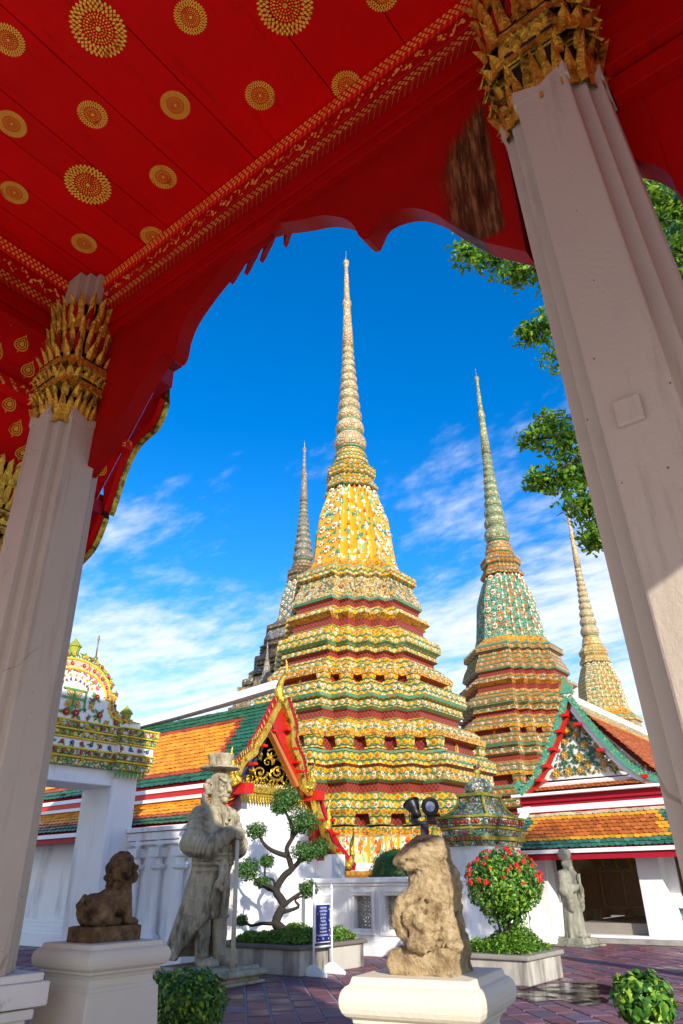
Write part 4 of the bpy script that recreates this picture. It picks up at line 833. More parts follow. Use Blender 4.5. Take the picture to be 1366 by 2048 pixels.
for m, L_ in fl.items():
    if L_: pieces('flower', FL, [m, m_pety if m is not m_pety else m_rose, m_lf], L_, gate, 80)
pieces('leaf', LF, m_lf, lv, gate, 240, 'small_leaves')
# gold petals of the cross ornament
for a in (.785, 2.356, 3.927, 5.498):
    d = Vector((0, math.cos(a), math.sin(a))); s_ = Vector((0, -d.z, d.y)); c = Vector((GX-.10, gc+.02, 5.25))
    MB().tube(smooth([c+d*.06, c+d*.16+s_*.06, c+d*.27, c+d*.16-s_*.06, c+d*.06]), .012, 5).build('cross_petal', m_pety, gate); MB().tube([c+d*.06, c+d*.26], .014, 5).build('cross_petal', m_pety, gate)
b = MB(); c = Vector((GX-.10, gc+.02, 5.25)); b.bar(c-Vector((0, .3, 0)), c+Vector((0, .3, 0)), .03, .04); b.bar(c-Vector((0, 0, .2)), c+Vector((0, 0, .2)), .03, .04, (1, 0, 0)); b.bar(c+Vector((0, .3, -.2)), c+Vector((0, .3, .2)), .03, .04, (1, 0, 0)); b.bar(c+Vector((0, -.3, .2)), c+Vector((0, .34, .2)), .03, .04); b.build('cross_ornament', m_lf, gate)
m_urn = lattice('urn_glaze', (0.42, 0.42, 0.03), (0.10, 0.16, 0.03), 14, .25)
for y, z in ((0, 6.27), (1.05, 5.56), (-1.05, 5.56), (1.68, 4.97), (-1.68, 4.97)):
    MB().lathe([(.07, z-.02), (.12, z), (.12, z+.02), (.075, z+.04), (.10, z+.08), (.125, z+.17), (.13, z+.21), (.165, z+.225), (.165, z+.245), (.12, z+.30), (.06, z+.36), (.012, z+.44)], (GX-.38, gc+y), 12).build('urn', m_urn, gate)
# walls that carry on from the gate
pw = thing('pilaster_wall', 'bluish white low wall with tall turned pilasters between gate and guardian', 'wall')
b = MB(); b.box(-14.45, -12.3, 11.06, 11.4, 0, 2.5); b.build('wall', m_white, pw); b = MB(); b.box(-14.48, -12.25, 10.9, 11.45, 2.25, 2.33); b.box(-14.49, -12.22, 10.86, 11.5, 2.34, 2.50); b.box(-14.5, -12.2, 10.8, 11.55, 2.51, 2.60); b.build('coping', m_white, pw, bevel=.015)
MB().box(-14.5, -12.2, 10.7, 11.5, 0, .45).build('plinth', m_white, pw, bevel=.02)
for x in (-14.15, -13.42, -12.70):
    b = MB(); b.lathe([(.10, .45), (.17, .46), (.18, .52), (.10, .58), (.085, .6), (.085, 1.75), (.16, 1.78), (.17, 1.84), (.10, 1.88), (.09, 2.0)], (x, 10.92), 14); b.box(x-.15, x+.15, 10.77, 11.07, 2.0, 2.18); b.lathe([(.04, 2.18), (.09, 2.24), (.09, 2.30), (.03, 2.36)], (x, 10.92), 12); b.build('pilaster', m_white, pw, bevel=.01)
# ================================================================== balustrade with lattice windows
bw = thing('balustrade_wall', 'low bluish white wall with carved lattice windows behind the stone lion', 'wall')
BX, BY = -9.15, 15.0
b = MB()
wins = [(-11.28, -10.74), (-10.40, -9.83)]; zb0, zb1 = .50, 1.20
xs = [-12.72]+[v for w_ in wins for v in w_]+[BX]
for i in range(0, len(xs), 2): b.box(xs[i], xs[i+1], BY, BY+.42, .30, 1.38)
for w0, w1 in wins: b.box(w0, w1, BY, BY+.42, .30, zb0); b.box(w0, w1, BY, BY+.42, zb1, 1.38)
ywins = [(15.95, 16.55)]; ys = [BY+.42, 15.95, 16.55, 17.2]
b.box(BX-.42, BX, ys[0], ys[1], .30, 1.38); b.box(BX-.42, BX, ys[2], ys[3], .30, 1.38); b.box(BX-.42, BX, 15.95, 16.55, .30, zb0); b.box(BX-.42, BX, 15.95, 16.55, zb1, 1.38)
b.build('wall_body', m_whitedirty, bw)
b = MB(); b.box(-12.72, BX+.10, BY-.10, BY+.5, 0, .16); b.box(-12.72, BX+.06, BY-.06, BY+.46, .16, .30); b.box(BX-.5, BX+.10, BY+.5, 17.2, 0, .16); b.box(BX-.46, BX+.06, BY+.46, 17.2, .16, .30); b.build('plinth', m_whitedirty, bw, bevel=.015)
b = MB(); b.box(-12.72, BX+.05, BY-.05, BY+.47, 1.38, 1.44); b.box(-12.78, BX+.10, BY-.10, BY+.52, 1.445, 1.56); b.box(BX-.47, BX+.05, BY+.47, 17.2, 1.38, 1.44); b.box(BX-.52, BX+.10, BY+.52, 17.2, 1.445, 1.56); b.build('coping', m_trim, bw, bevel=.035)
m_lat = M('weathered_lattice', (0.36, 0.34, 0.30), .85, .3, 20, .3, 60, .005)
for w0, w1 in wins:      # recessed frame (stepped) + lattice of rings
    b = MB()
    for k, (o, yy) in enumerate(((.10, BY-.03), (.03, BY+.03))):
        b.box(w0-o, w0-o+.05, yy, BY+.1, zb0-o, zb1+o); b.box(w1+o-.05, w1+o, yy, BY+.1, zb0-o, zb1+o); b.box(w0-o+.05, w1+o-.05, yy+.001, BY+.1, zb1+o-.05, zb1+o); b.box(w0-o+.05, w1+o-.05, yy+.001, BY+.1, zb0-o, zb0-o+.05)
    b.build('window_frame', m_white, bw, bevel=.006)
    b = MB(); n = 3
    for i in range(2):
        for j in range(3):
            cx, cz = w0+(w1-w0)*(i+.5)/2, zb0+(zb1-zb0)*(j+.5)/3; r = .125
            b.tube([(cx+r*math.cos(a*math.pi/6), BY+.22, cz+r*math.sin(a*math.pi/6)*.95) for a in range(13)], .020, 5)
            for a in range(4):
                an = math.pi/4+a*math.pi/2; b.tube([(cx, BY+.22, cz), (cx+r*math.cos(an), BY+.22, cz+r*math.sin(an))], .022, 4)
                b.tube([(cx+.035*math.cos(an+.785), BY+.22, cz+.035*math.sin(an+.785)), (cx+.09*math.cos(an+.785), BY+.22, cz+.09*math.sin(an+.785))], .028, 4)
    for i in range(3): x = w0+(w1-w0)*i/2; b.tube([(x, BY+.22, zb0), (x, BY+.22, zb1)], .022, 4)
    b.build('window_lattice', m_lat, bw)
for w0, w1 in ywins:
    b = MB(); b.box(BX-.08, BX+.03, w0-.10, w0-.03, zb0-.1, zb1+.1); b.box(BX-.08, BX+.03, w1+.03, w1+.10, zb0-.1, zb1+.1); b.box(BX-.08, BX+.029, w0-.03, w1+.03, zb1+.03, zb1+.1); b.box(BX-.08, BX+.029, w0-.03, w1+.03, zb0-.1, zb0-.03); b.build('window_frame', m_white, bw, bevel=.006)
    b = MB()
    for i in range(2):
        for j in range(3):
            cy, cz = w0+(w1-w0)*(i+.5)/2, zb0+(zb1-zb0)*(j+.5)/3; b.tube([(BX-.2, cy+.13*math.cos(a*math.pi/6), cz+.12*math.sin(a*math.pi/6)) for a in range(13)], .022, 5); b.tube([(BX-.2, cy-.1, cz-.1), (BX-.2, cy+.1, cz+.1)], .022, 4); b.tube([(BX-.2, cy+.1, cz-.1), (BX-.2, cy-.1, cz+.1)], .022, 4)
    b.build('window_lattice', m_lat, bw)
# ================================================================== mosaic capped side gate
sg = thing('side_gate', 'white gate pier with dark green flower mosaic cap behind the red flowered bush', 'gate')
x0, x1, y0, y1 = -9.92, -8.82, 17.2, 19.2
m_dgm = mosaic('dark_green_mosaic', (0.08, 0.20, 0.14), [(0.34, .06, .12), (.60, .56, .42), (.08, .26, .18), (.42, .38, .06), (.70, .70, .64), (.10, .32, .26)], 11, fill=.8)
m_rgl = M('olive_rim', (0.34, 0.30, 0.04), .3, .3, 9)
b = MB(); b.box(x0, x1, y0, y0+.75, 0, 2.25); b.box(x0, x1, y1-.45, y1, 0, 2.25); b.box(x0+.1, x1-.06, y0+.7, y1-.4, 1.95, 2.25); b.box(x0+.3, x0+.4, y0+.7, y1-.4, 0, 1.95); b.build('pier', m_white, sg, bevel=.012)
for z0, z1, o, mt in ((2.22, 2.34, .05, m_dgm), (2.34, 2.44, .12, m_rgl), (2.44, 2.60, .06, m_dgm), (2.60, 2.68, .09, m_rgl), (2.68, 2.86, .14, m_dgm), (2.86, 2.92, .18, m_rgl)):
    b = MB(); b.box(x0-o, x1+o, y0-o, y1+o, z0, z1); b.box(x0+.25, x1-.25, y0-o-.10, y0, z0+.004, z1-.004); b.box(x0, x1+o+.10, y0+.5, y1-.5, z0+.006, z1-.006); b.build('cornice', mt, sg, bevel=.01)
cx, cy = (x0+x1)/2, (y0+y1)/2; rg = []
for f, r in ((0, 1.0), (.10, .80), (.22, .66), (.36, .58), (.5, .55)): rg.append([(cx+sx*r*.62, cy+sy_*r*.86, 2.92+f) for sx, sy_ in ((-1, -1), (1, -1), (1, 1), (-1, 1))])
MB().loft(rg).build('concave_roof', m_dgm, sg)
for sx, sy_ in ((-1, -1), (1, -1), (1, 1), (-1, 1)): MB().tube([(cx+sx*r*.62, cy+sy_*r*.86, 2.94+f) for f, r in ((0, 1.02), (.10, .82), (.22, .68), (.36, .60), (.5, .57))], .035, 5).build('corner_rib', m_rgl, sg)
MB().box(cx-.40, cx+.40, cy-.54, cy+.54, 3.42, 3.50).build('ledge', m_rgl, sg, bevel=.01)
rg = [[(cx+math.cos(a*math.pi/6)*r*.36, cy+math.sin(a*math.pi/6)*r*.48, 3.5+f) for a in range(12)] for f, r in ((0, .95), (.10, 1.0), (.24, .86), (.36, .55), (.42, .2))]; MB().loft(rg).build('dome', m_dgm, sg, True)
MB().lathe([(.12, 3.90), (.06, 3.95), (.05, 4.02), (.11, 4.06), (.05, 4.12), (.03, 4.16)], (cx, cy), 10).build('finial_stem', m_rgl, sg, True)
for a in range(7): MB().tube([(cx, cy, 4.12), (cx+.07*math.cos(a), cy+.07*math.sin(a), 4.2), (cx+.10*math.cos(a), cy+.1*math.sin(a), 4.32-.02*(a % 3))], [.035, .03, .005], 5).build('finial_leaf', m_dgm, sg)
its = []
for i in range(14):
    its.append((scaled(frame((x1+.15+(.10 if .5 < (y1-y0)*(i+.5)/14 < 1.5 else 0), y0+(y1-y0)*(i+.5)/14, 2.77), (0, 1, 0), (1, 0, 0)), .06), None))
    if i < 9: its.append((scaled(frame((x0+(x1-x0)*(i+.5)/9, y0-.15-(.1 if 2 < i < 7 else 0), 2.77), (1, 0, 0), (0, -1, 0)), .06), None)); its.append((scaled(frame((x0+(x1-x0)*(i+.5)/9, y0-.13-(.1 if 2 < i < 7 else 0), 2.39), (1, 0, 0), (0, -1, 0)), .055), None))
pieces('flower', FL, [m_rose, m_pety, m_lf], its, sg)
its = [(scaled(frame((x0+(x1-x0)*(i+.5)/12, y0-.07, 2.26), (-1, 0, 0), (0, -1, 0)), (.12, .18, .1)), 0) for i in range(12)]+[(scaled(frame((x1+.07, y0+(y1-y0)*(i+.5)/18, 2.26), (0, -1, 0), (1, 0, 0)), (.12, .18, .1)), 0) for i in range(18)]
for k, (mw, c) in enumerate(its): its[k] = (mw @ Matrix.Rotation(math.pi, 4, 'Z'), 0)
pieces('drip_leaf', LF, m_dgm, its, sg)
# curled white stair wing at its foot
wing = thing('stair_wing', 'curled white stair wing at the foot of the side gate', 'stair wing')
pts = [(0, 0), (1.0, 0), (1.05, .12), (.9, .22), (.72, .26), (.66, .4), (.70, .55), (.56, .62), (.45, .8), (.42, 1.1), (0, 1.1)]
MB().poly([Vector((-8.82+x*.62, 19.22, z)) for x, z in pts], (0, .3, 0)).build('wing_body', m_white, wing, bevel=.02)
# ================================================================== open hall on the right
rh = thing('open_hall', 'white open hall with flowered gable and orange green tiled roof on the right', 'temple hall')
HY = 21.0
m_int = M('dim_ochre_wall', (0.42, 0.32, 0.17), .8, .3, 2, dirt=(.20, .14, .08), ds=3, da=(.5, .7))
m_stone = M('grey_granite', (0.34, 0.32, 0.29), .8, .25, 5, .4, 30, .01, dirt=(.16, .15, .13), ds=2, da=(.5, .75))
MB().box(-9.8, 3, 20.55, 40, 0, .10).build('step', m_stone, rh, bevel=.015); MB().box(-9.3, 3, 20.9, 40, .10, .16).build('step', m_trim, rh, bevel=.012); MB().box(-8.4, 3, 21.35, 40, .16, .42).build('floor', M('dark_floor', (.26, .23, .20), .25, .3, 2), rh, bevel=.012)
for a, c in ((-9.5, -8.95), (-6.45, -5.86), (-2.6, -2.0)):
    b = MB(); b.box(a, c, HY, HY+.55, .16, 2.3); b.build('column', m_white, rh, bevel=.012)
MB().box(-9.5, -8.5, HY+.62, HY+.9, .16, 2.3).build('side_wall', m_white, rh); MB().box(-5.86, -5.6, HY+.45, HY+.55, .16, 2.3).build('side_wall', m_white, rh)
MB().box(-8.86, -8.5, HY+.56, HY+.60, .9, 2.1).build('wall_panel', m_black, rh)
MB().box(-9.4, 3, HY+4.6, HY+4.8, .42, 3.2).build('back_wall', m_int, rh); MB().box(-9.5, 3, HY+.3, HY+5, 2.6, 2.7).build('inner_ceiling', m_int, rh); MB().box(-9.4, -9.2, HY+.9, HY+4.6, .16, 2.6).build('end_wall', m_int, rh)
# dark timber slat screens standing inside
m_scr = M('brown_timber', (0.30, 0.16, 0.09), .5, .3, 6)
for i, (px0, px1) in enumerate(((1160, 1212), (1207, 1258), (1252, 1302))):
    yy = HY+3.2-i*.02; A, B = PY(px0, 1800, yy), PY(px1, 1800, yy); sc_ = thing('slat_screen', ('brown timber slat screen inside the open hall, nearest the bearded statue', 'middle brown timber slat screen inside the open hall', 'brown timber slat screen inside the open hall, nearest the white column')[i], 'screen', (A.x, yy, .42), 0, 'slat screens in the open hall')
    w_ = B.x-A.x; b = MB(); b.box(0, .07, -.04, .04, 0, 1.35); b.box(w_-.09, w_-.02, -.04, .04, 0, 1.35); b.build('post', m_scr, sc_)
    b = MB(); b.box(.07, w_-.09, -.03, .03, 1.2, 1.27); b.box(.07, w_-.09, -.03, .03, .22, .30); b.build('rail', m_scr, sc_)
    slat = MB().box(-.012, .012, -.015, .015, .30, 1.30); pieces('slat', slat, m_scr, [(Matrix.Translation((.12+(w_-.26)*k/13, 0, 0)), 0) for k in range(14)], sc_)
    b = MB(); b.poly([(-.04, -.28, 0), (-.04, .28, 0), (-.04, .22, .07), (-.04, .06, .2), (-.04, -.06, .2), (-.04, -.22, .07)], (.10, 0, 0)); b.build('foot', m_scr, sc_)
for i in range(6):     # gilded curved brackets along the back wall
    p = PY(1150+i*27, 1722, HY+4.5); MB().tube(smooth([(p.x, p.y, p.z+.35), (p.x, p.y-.1, p.z+.2), (p.x+.05, p.y-.2, p.z), (p.x+.12, p.y-.2, p.z-.3)]), [.05]*7+[.04, .04, .03, .03, .02, .02], 6).build('gilt_bracket', m_gold, rh)
# skirt roof
EZ, EYY, TZ, TYY = 2.18, 20.25, 3.18, 21.05; xa, xb = -9.75, 3.0
sS = Vector((0, TYY-EYY, TZ-EZ)); LS = sS.length
slab(rh, 'skirt_roof', (xa, EYY, EZ), (1, 0, 0), sS, xb-xa, LS, .05, m_red_dk)
XE = -4.9
def colH(u, v, r, c, rows):
    x = xa+u
    if r < 2: return 1 if (r*7+c*3) % 5 else 3
    if r == 2: return 2
    edge = min(x-xa-.15-v*.45, XE-x-.1-v*.45)
    if r >= rows-1 or edge < .12: return (3, 1, 4, 1, 3)[(r*3+c*5) % 5]
    if r == rows-2 or edge < .30: return 2
    return 0
tiled(rh, 'roof_tile', (xa, EYY, EZ), (1, 0, 0), sS, XE-xa+2.5, LS, .155, .118, colH, tm_hall, 300)
MB().box(xa-.05, xb, EYY-.03, EYY+.06, EZ-.10, EZ-.005).build('eave_board', m_trim, rh); MB().box(xa, xb, EYY+.04, EYY+.16, EZ-.26, EZ-.10).build('eave_beam', m_maroon, rh)
b = MB(); b.poly([(xa-.05, EYY-.05, EZ+.02), (xa+.12, EYY-.05, EZ+.02), (xa+.55, TYY, TZ+.08), (xa+.32, TYY, TZ+.08)], (0, 0, .10)); b.build('hip_ridge', m_trim, rh)
b = MB(); b.box(-9.62, -4.9, HY+.02, HY+.4, 3.18, 3.34); b.box(-9.72, -4.85, HY-.10, HY+.3, 3.62, 3.70); b.build('cornice', m_trim, rh, bevel=.015); MB().box(-9.5, -4.95, HY+.08, HY+.4, 3.34, 3.62).build('frieze', m_maroon, rh)
b = MB(); b.box(-9.5, -4.95, HY+.02, HY+.10, 3.44, 3.50); b.build('frieze_moulding', m_maroon, rh)
tiled(rh, 'pediment_tile', (-8.95, HY-.06, 3.71), (1, 0, 0), (0, .32, .14), 3.3, .36, .13, .11, lambda u, v, r, c, n: 0, tm_hall, 80)
# gable field with raised flowers
H = lambda px, py, dy=0.0: PY(px, py, HY+.32+dy)
m_field = M('white_pediment', (.74, .70, .66), .8, .08, 3, dirt=(.55, .42, .40), ds=2, da=(.55, .8))
A_, B_, C_ = H(1088, 1562), H(1300, 1545), H(1138, 1408)
MB().poly([A_, B_, C_], (0, .1, 0)).build('pediment', m_field, rh)
b = MB(); P = [H(1078, 1575, -.02), H(1100, 1545, -.02), H(1118, 1490, -.02), H(1137, 1415, -.02), H(1150, 1425, -.02), H(1200, 1490, -.02), H(1255, 1535, -.02), H(1308, 1550, -.02)]; b.tube(P, .06, 5); b.tube([H(1078, 1572, -.02), H(1308, 1552, -.02)], .07, 5); b.build('pediment_frame', m_trim, rh)
lv = []; fls = []
m_olf = M('dark_leaf_porcelain', (0.05, 0.15, 0.09), .35, .4, 12); m_ofl = M('ochre_porcelain', (0.46, 0.30, 0.07), .35, .4, 12)
tries = 0
while len(lv) < 280 and tries < 6000:
    tries += 1; f, g2 = rnd.random(), rnd.random()
    if f+g2 > 1: f, g2 = 1-f, 1-g2
    p = A_+(B_-A_)*f+(C_-A_)*g2
    if min(f, g2, 1-f-g2) < .06: continue
    a = rnd.uniform(0, 6.28)
    if rnd.random() < .26 and all((p-q).length > .26 for q in fls): fls.append(p)
    else: lv.append((scaled(frame(p+Vector((0, -.02, 0)), (math.cos(a), 0, math.sin(a)), (0, -1, 0)), rnd.uniform(.11, .17)), 0))
pieces('leaf', LF, m_olf, lv, rh); pieces('flower', FL, [m_ofl, m_pety, m_lf], [(scaled(frame(p+Vector((0, -.03, 0)), (1, 0, 0), (0, -1, 0)), rnd.uniform(.11, .15)), None) for p in fls], rh)
its = [(scaled(frame(A_+(B_-A_)*((i+.5)/22)+Vector((0, -.03, .10)), (1, 0, rnd.uniform(-.5, .5)), (0, -1, 0)), .13), 0) for i in range(22)]; pieces('scroll_leaf', LF, m_ofl, its, rh)
# bargeboards
def hband(pts, width, depth, name, mt, dy):
    P = smooth([H(px, py, dy) for px, py in pts], 5); b = MB(); rg = []
    for i, p in enumerate(P):
        d = (P[min(i+1, len(P)-1)]-P[max(i-1, 0)]).normalized(); s_ = Vector((0, 1, 0)).cross(d).normalized()
        rg.append([p-s_*width/2, p+s_*width/2, p+s_*width/2+Vector((0, depth, 0)), p-s_*width/2+Vector((0, depth, 0))])
    b.loft(rg); b.build(name, mt, rh); return P
t = NT('green_star_glaze'); v = t.vor(11); c = t.mix(t.m('LESS_THAN', v.outputs['Distance'], .24), t.mix(t.noise(7, 4), (.03, .20, .12), (.10, .36, .24)), (.62, .44, .05)); m_star = t.done(c, .35, 0, .5)
lp = [(1132, 1392), (1118, 1435), (1104, 1475), (1088, 1515), (1068, 1555), (1040, 1588)]; rp = [(1136, 1392), (1165, 1430), (1200, 1472), (1240, 1515), (1280, 1545), (1322, 1560)]
PL = hband(lp, .17, .14, 'bargeboard', m_star, -.42); PR = hband(rp, .16, .14, 'bargeboard', m_star, -.427)
for pts in ([(x+9, y+2) for x, y in lp], ): hband(pts, .22, .10, 'gable_soffit', m_scarlet, -.30)
hband([(x-4, y+10) for x, y in rp], .14, .10, 'gable_soffit', m_trim, -.30)
for px, py in ((1128, 1430), (1117, 1462), (1104, 1498), (1090, 1532), (1077, 1560), (1155, 1448), (1200, 1500), (1290, 1552)):
    c = H(px, py, -.42); MB().box(c.x-.09, c.x+.09, c.y-.05, c.y+.5, c.z-.045, c.z+.045).build('purlin_end', m_scarlet, rh, bevel=.006)
for P in (PL, PR):      # small tiles standing along the edges
    its = [(scaled(frame(p+Vector((0, -.01, .06)), (0, -1, 0) if P is PL else (0, 1, 0), (0.75 if P is PR else -.75, 0, .7)), (.12, .08, .10)), 0) for p in P]; pieces('edge_tile', LEAF, m_grnline, its, rh)
c = H(1132, 1385, -.35); pts = [(-.30, -.02), (-.22, .1), (-.27, .22), (-.14, .34), (-.12, .46), (0, .62), (.12, .46), (.15, .34), (.27, .22), (.22, .1), (.30, -.02)]
MB().poly([c+Vector((x*.8, 0, z*.85)) for x, z in pts], (0, .12, 0)).build('apex_finial', m_grnline, rh, bevel=.01)
for px, py in ((1036, 1580), (1322, 1548)):
    c = H(px, py, -.4); MB().poly([c+Vector((x*.45, 0, z*.45)) for x, z in pts], (0, .12, 0)).build('foot_finial', m_grnline, rh, bevel=.008)
# main roof, right slope
RXX, RZ = -7.55, 6.22; eX, eZ = -5.25, 3.75
sR_ = Vector((RXX-eX, 0, RZ-eZ)); LR = sR_.length
slab(rh, 'main_roof', (eX, HY+.30, eZ), (0, 1, 0), sR_, 16, LR, .06, m_red_dk)
slab(rh, 'main_roof', (-9.40, HY+.30, eZ), (0, 1, 0), (1.85, 0, sR_.z), 16, math.hypot(1.85, sR_.z), .06, m_red_dk)
tiled(rh, 'main_roof_tile', (eX, HY-.05, eZ+.02), (0, 1, 0), sR_, 15, LR, .15, .12, lambda u, v, r, c, rows: (4 if r >= rows-6 else (2 if r == rows-7 else 0)), tm_hall, 300)
b = MB(); b.loft([[(RXX-.14, y, RZ-.06), (RXX+.14, y, RZ-.06), (RXX+.09, y, RZ+.16), (RXX-.09, y, RZ+.16)] for y in (HY-.05, HY+8, HY+15.8)]); b.build('ridge', m_trim, rh)
# low rail with green lattice right of the column
b = MB(); b.box(-5.86, -2.6, HY+.12, HY+.42, .16, .30); b.box(-5.86, -2.6, HY+.12, HY+.42, .78, 1.0); b.box(-5.86, -5.66, HY+.14, HY+.4, .30, .78); b.build('rail', m_trim, rh, bevel=.015)
b = MB()
for i in range(9): x = -5.7+i*.2; b.bar((x, HY+.25, .28), (x+.35, HY+.25, .80), .03, .035, (0, 1, 0)); b.bar((x+.35, HY+.25, .28), (x, HY+.25, .80), .03, .035, (0, 1, 0))
b.build('rail_lattice', M('teal_glaze', (.03, .20, .18), .35, .3, 8), rh)
# ================================================================== carved stone: signed distance field -> mesh
class SDF:
    def __init__(s, lo, hi, vox):
        s.lo = np.array(lo, np.float32); s.v = vox; s.n = np.ceil((np.array(hi)-s.lo)/vox).astype(int)+1
        s.ax = [s.lo[i]+np.arange(s.n[i], dtype=np.float32)*vox for i in range(3)]; s.D = np.full(s.n, 9.0, np.float32)
    def _sl(s, lo, hi, m):
        sl = []
        for i in range(3):
            a = max(0, int((lo[i]-m-s.lo[i])/s.v)); b = min(s.n[i], int((hi[i]+m-s.lo[i])/s.v)+2); sl.append(slice(a, max(a, b)))
        return tuple(sl), s.ax[0][sl[0]][:, None, None], s.ax[1][sl[1]][None, :, None], s.ax[2][sl[2]][None, None, :]
    def put(s, f, lo, hi, k=.03, mode='u'):
        sl, X, Y, Z = s._sl(lo, hi, .12 if mode == 'u' else .03); d = f(X, Y, Z).astype(np.float32); o = s.D[sl]
        if o.size == 0: return s
        if mode == 'u':
            h = np.clip(.5+.5*(o-d)/k, 0, 1); s.D[sl] = o*(1-h)+d*h-k*h*(1-h)
        else:
            d = -d; h = np.clip(.5-.5*(o-d)/k, 0, 1); s.D[sl] = o*(1-h)+d*h+k*h*(1-h)
        return s
    def ell(s, c, r, k=.03, mode='u'):
        if isinstance(r, (int, float)): r = (r, r, r)
        def f(X, Y, Z):
            a, b, c_ = (X-c[0]), (Y-c[1]), (Z-c[2]); k0 = np.sqrt((a/r[0])**2+(b/r[1])**2+(c_/r[2])**2)+1e-6; k1 = np.sqrt((a/r[0]**2)**2+(b/r[1]**2)**2+(c_/r[2]**2)**2)+1e-6; return k0*(k0-1)/k1
        return s.put(f, [c[i]-r[i] for i in range(3)], [c[i]+r[i] for i in range(3)], k, mode)
    def cap(s, a, b, r1, r2=None, k=.03, mode='u', fold=None):
        r2 = r1 if r2 is None else r2; a = np.array(a, float); b = np.array(b, float); d = b-a; L2 = float(d@d)
        def f(X, Y, Z):
            px, py, pz = X-a[0], Y-a[1], Z-a[2]; t = np.clip((px*d[0]+py*d[1]+pz*d[2])/L2, 0, 1); q = np.sqrt((px-d[0]*t)**2+(py-d[1]*t)**2+(pz-d[2]*t)**2); o = q-(r1+(r2-r1)*t)
            if fold: o = o+fold[0]*np.sin(t*fold[1]+(px-pz)*fold[2])
            return o
        m = max(r1, r2); return s.put(f, np.minimum(a, b)-m, np.maximum(a, b)+m, k, mode)
    def rough(s, amp, freq, seed=1):
        g = np.random.default_rng(seed); X, Y, Z = s.ax[0][:, None, None], s.ax[1][None, :, None], s.ax[2][None, None, :]
        for o in range(4):
            for _ in range(3):
                k = g.normal(0, 1, 3); k *= freq*(1.9**o)/np.linalg.norm(k); k2 = g.normal(0, 1, 3); k2 *= freq*(1.9**o)/np.linalg.norm(k2); s.D += (amp*.62**o*np.sin(X*k[0]+Y*k[1]+Z*k[2]+g.uniform(0, 6))*np.sin(X*k2[0]+Y*k2[1]+Z*k2[2]+g.uniform(0, 6))).astype(np.float32)
        return s
    def path(s, pts, rs, k=.03, mode='u'):
        for i in range(len(pts)-1): s.cap(pts[i], pts[i+1], rs[i] if not isinstance(rs, (int, float)) else rs, rs[i+1] if not isinstance(rs, (int, float)) else rs, k, mode)
        return s
    def mesh(s, name, mat):
        D = s.D; n = s.n; ins = D < 0
        cell = np.zeros(n-1, bool); cnt = np.zeros(n-1, np.float32); acc = [np.zeros(n-1, np.float32) for _ in range(3)]
        corners = [(i, j, k) for i in (0, 1) for j in (0, 1) for k in (0, 1)]
        def cv(A, c): return A[c[0]:n[0]-1+c[0], c[1]:n[1]-1+c[1], c[2]:n[2]-1+c[2]]
        for a in corners:
            for ax in range(3):
                if a[ax]: continue
                b = list(a); b[ax] = 1; d0, d1 = cv(D, a), cv(D, b); x = (d0 < 0) != (d1 < 0); t = np.where(x, d0/(d0-d1+1e-12), 0); cnt += x
                for q in range(3): acc[q] += np.where(x, a[q]+(t if q == ax else 0), 0)
        cell = cnt > 0; idx = np.full(n-1, -1, np.int64); idx[cell] = np.arange(cell.sum()); I = np.argwhere(cell)
        V = np.stack([(I[:, q]+acc[q][cell]/cnt[cell])*s.v+s.lo[q] for q in range(3)], 1); F = []
        for ax in range(3):
            u, w_ = [(1, 2), (2, 0), (0, 1)][ax]; sl0 = [slice(1, -1)]*3; sl0[ax] = slice(0, -1); sl1 = list(sl0); sl1[ax] = slice(1, None)
            a, b = ins[tuple(sl0)], ins[tuple(sl1)]; E = np.argwhere(a != b); fl = a[tuple(E.T)]; off = np.zeros(3, int); off[u] = 1; off[w_] = 1
            base = E+np.array([0 if q == ax else 1 for q in range(3)]); du = np.eye(3, dtype=int)[u]; dw = np.eye(3, dtype=int)[w_]
            q0, q1, q2, q3 = base-du-dw, base-dw, base, base-du; Q = np.stack([idx[tuple(q.T)] for q in (q0, q1, q2, q3)], 1); Q[~fl] = Q[~fl][:, ::-1]; F.append(Q[(Q >= 0).all(1)])
        F = np.concatenate(F); return rawmesh(name, V, F, mat, smooth=True)
def stone(name, c, dark, light, sc=6, bump=.6, streak=True, bs=55):
    t = NT(name); mp = t.n('ShaderNodeMapping'); mp.inputs['Scale'].default_value = (1, 1, .35 if streak else 1); t.l(t.pos, mp.inputs[0])
    k = t.mix(t.rng(t.noise(sc, 6, .65, mp.outputs[0]), .40, .66), c, light); k = t.mix(t.rng(t.noise(sc*.6, 6, .7, mp.outputs[0]), .50, .68), k, dark); k = t.mix(t.rng(t.geo.outputs['Pointiness'], .42, .5, .75, 0), k, dk(dark, .55))  # last mix puts shade into the creases to deepen carved features
    pit = t.vor(bs*.8); k = t.mix(t.m('MULTIPLY', t.rng(pit.outputs['Distance'], .10, .28, .8, 0), t.rng(t.noise(sc*1.5, 3), .5, .62)), k, dk(dark, .8)); t.bump(t.m('ADD', t.noise(bs, 6, .75), t.m('MULTIPLY', pit.outputs['Distance'], .5)), bump, .022); return t.done(k, .9, 0, .15)
m_guard = stone('guardian_stone', (.34, .295, .205), (.075, .06, .042), (.52, .45, .31), 4.5); m_elder = stone('elder_stone', (.21, .205, .16), (.07, .055, .04), (.34, .33, .26), 6)
m_lionR = stone('sandstone', (.48, .35, .19), (.17, .095, .04), (.62, .49, .29), 11, 1.0, False, 60); m_lionL = stone('dark_stone', (.115, .068, .035), (.035, .02, .012), (.24, .16, .085), 9, .8, False, 50)
